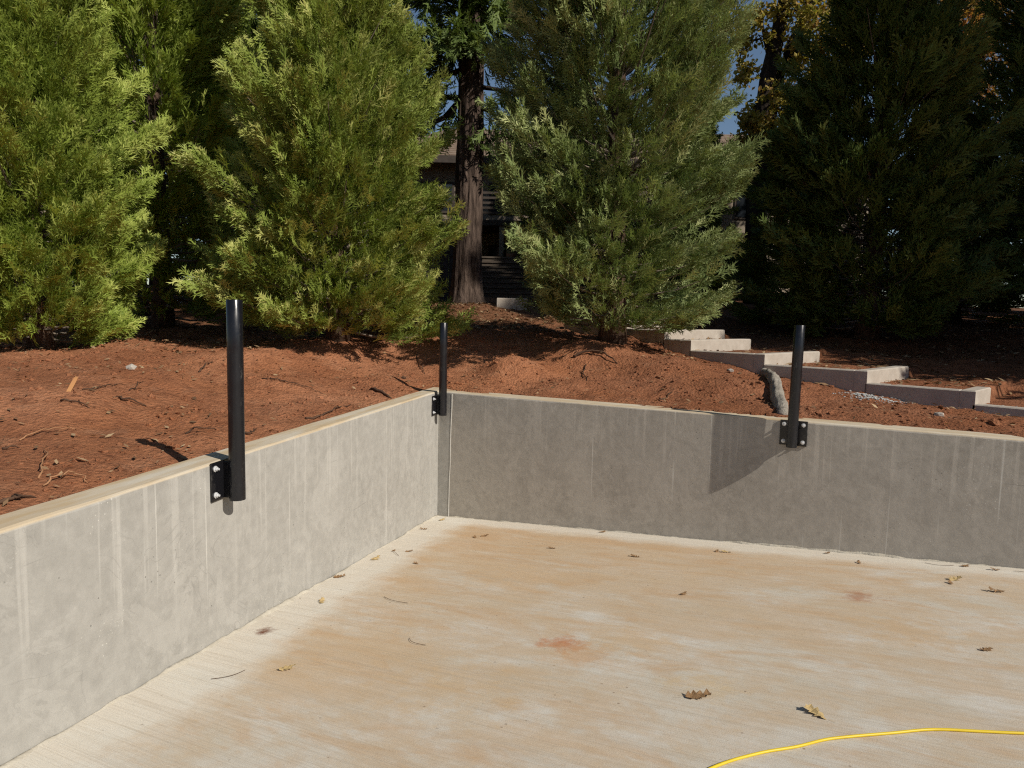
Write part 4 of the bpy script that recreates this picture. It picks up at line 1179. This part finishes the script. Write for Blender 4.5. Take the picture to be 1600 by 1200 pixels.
def scatter(name, n, sampler, rmin, rmax, mat, label, seed, smooth=False, power=2.2, sink=0.25):
    rng = np.random.default_rng(seed)
    L = [lump(seed * 10 + k) for k in range(6)]
    pts = sampler(rng, n)
    z = terr(pts[:, 0], pts[:, 1])
    V, Fc, k = [], [], 0
    for i in range(len(pts)):
        v, f = L[i % 6]
        r = rmin + (rmax - rmin) * rng.random() ** power
        a = rng.uniform(0, 6.28); c, s_ = math.cos(a), math.sin(a)
        w = v * r * rng.uniform(0.7, 1.3, 3)
        w = np.stack([w[:, 0] * c - w[:, 1] * s_, w[:, 0] * s_ + w[:, 1] * c, w[:, 2]], -1) + [pts[i, 0], pts[i, 1], z[i] + r * (0.5 - sink - 0.2)]
        V.append(w); Fc += [(q[0] + k, q[1] + k, q[2] + k) for q in f]; k += len(v)
    o = mesh(name, np.concatenate(V), Fc, M[mat], None, smooth)
    tag(o, label, None, None, 'stuff'); o['category'] = 'ground cover'
    return o
def not_pad(p):
    dl = (p - C2) @ NL; dr = (p - C2) @ NR
    return ~((dl > -TL - 0.03) & (dr > -TRW - 0.03))
def bank(rng, n):
    p = np.stack([rng.uniform(-6.5, 6.2, n * 3), rng.uniform(0.8, 10.4, n * 3)], -1)
    p = p[not_pad(p) & (np.abs(p[:, 0]) < p[:, 1] * 0.80 + 0.4)]
    q = (p - _p0) @ SQ
    p = p[(q < -0.03)]
    keep = vnoise(p[:, 0] * 1.1, p[:, 1] * 1.1, 77) + 0.9 * rng.random(len(p)) > 0.35
    return p[keep][:n]
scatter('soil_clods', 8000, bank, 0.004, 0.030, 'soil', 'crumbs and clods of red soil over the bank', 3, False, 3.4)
def patch(cx, cy, rx, ry):
    c = on_ground(cx, cy)
    def f(rng, n):
        p = c[:2] + np.stack([rng.normal(0, rx, n), rng.normal(0, ry, n)], -1)
        return p[not_pad(p)]
    return f
scatter('gravel_patch', 420, patch(1362, 618, 0.12, 0.12), 0.007, 0.018, 'gravel', 'pale grey gravel spilled below the garden steps', 5)
scatter('gravel_patch', 420, patch(1592, 640, 0.16, 0.12), 0.007, 0.018, 'gravel', 'pale grey gravel at the right edge by the lowest step', 6)
scatter('gravel_patch', 60, patch(1430, 617, 0.14, 0.06), 0.010, 0.020, 'gravel', 'thin sprinkle of grey gravel right of the larger gravel patch', 8)

def litter(name, n, box, label, seed, size=(0.025, 0.06)):
    rng = np.random.default_rng(seed)
    p = np.stack([rng.uniform(box[0], box[1], n), rng.uniform(box[2], box[3], n)], -1)
    p = p[not_pad(p)]
    p = p[vnoise(p[:, 0] * 0.9, p[:, 1] * 0.9, seed) + rng.random(len(p)) > 0.25]
    z = terr(p[:, 0], p[:, 1]) + 0.006; n = len(p)
    c = np.stack([p[:, 0], p[:, 1], z], -1)
    a = rng.uniform(0, 6.28, n); l = rng.uniform(*size, n)[:, None]
    d = np.stack([np.cos(a), np.sin(a), rng.normal(0.1, 0.25, n)], -1) * l; s_ = np.stack([-np.sin(a), np.cos(a), rng.normal(0, 0.35, n)], -1) * l * 0.38
    V = np.concatenate([np.stack([c - d, c + s_, c + d], 1), np.stack([c - d, c + d, c - s_], 1)]); V[:, :, 2] += 0.012
    t = np.clip(rng.beta(1.4, 1.6, n), 0, 1)
    o = link(name, tri_mesh(name, V, np.concatenate([t, t])), M['litter']); tag(o, label, 'leaf litter', None, 'stuff')
litter('leaf_litter', 5200, (-4.5, 1.5, 10.6, 18), 'dry leaf litter on the ground around the old trunk', 15)
litter('leaf_litter', 5200, (2.0, 12, 8.6, 17), 'dry leaf litter on the shaded ground under the right-hand cedars', 16)
litter('leaf_litter', 3800, (-8, 6.5, 3.0, 10.4), 'scattered dry leaf crumbs over the red bank', 17, (0.012, 0.035))
litter('leaf_litter', 2600, (-9, -3, 8.2, 14), 'dry litter under the left-hand cedars', 18)
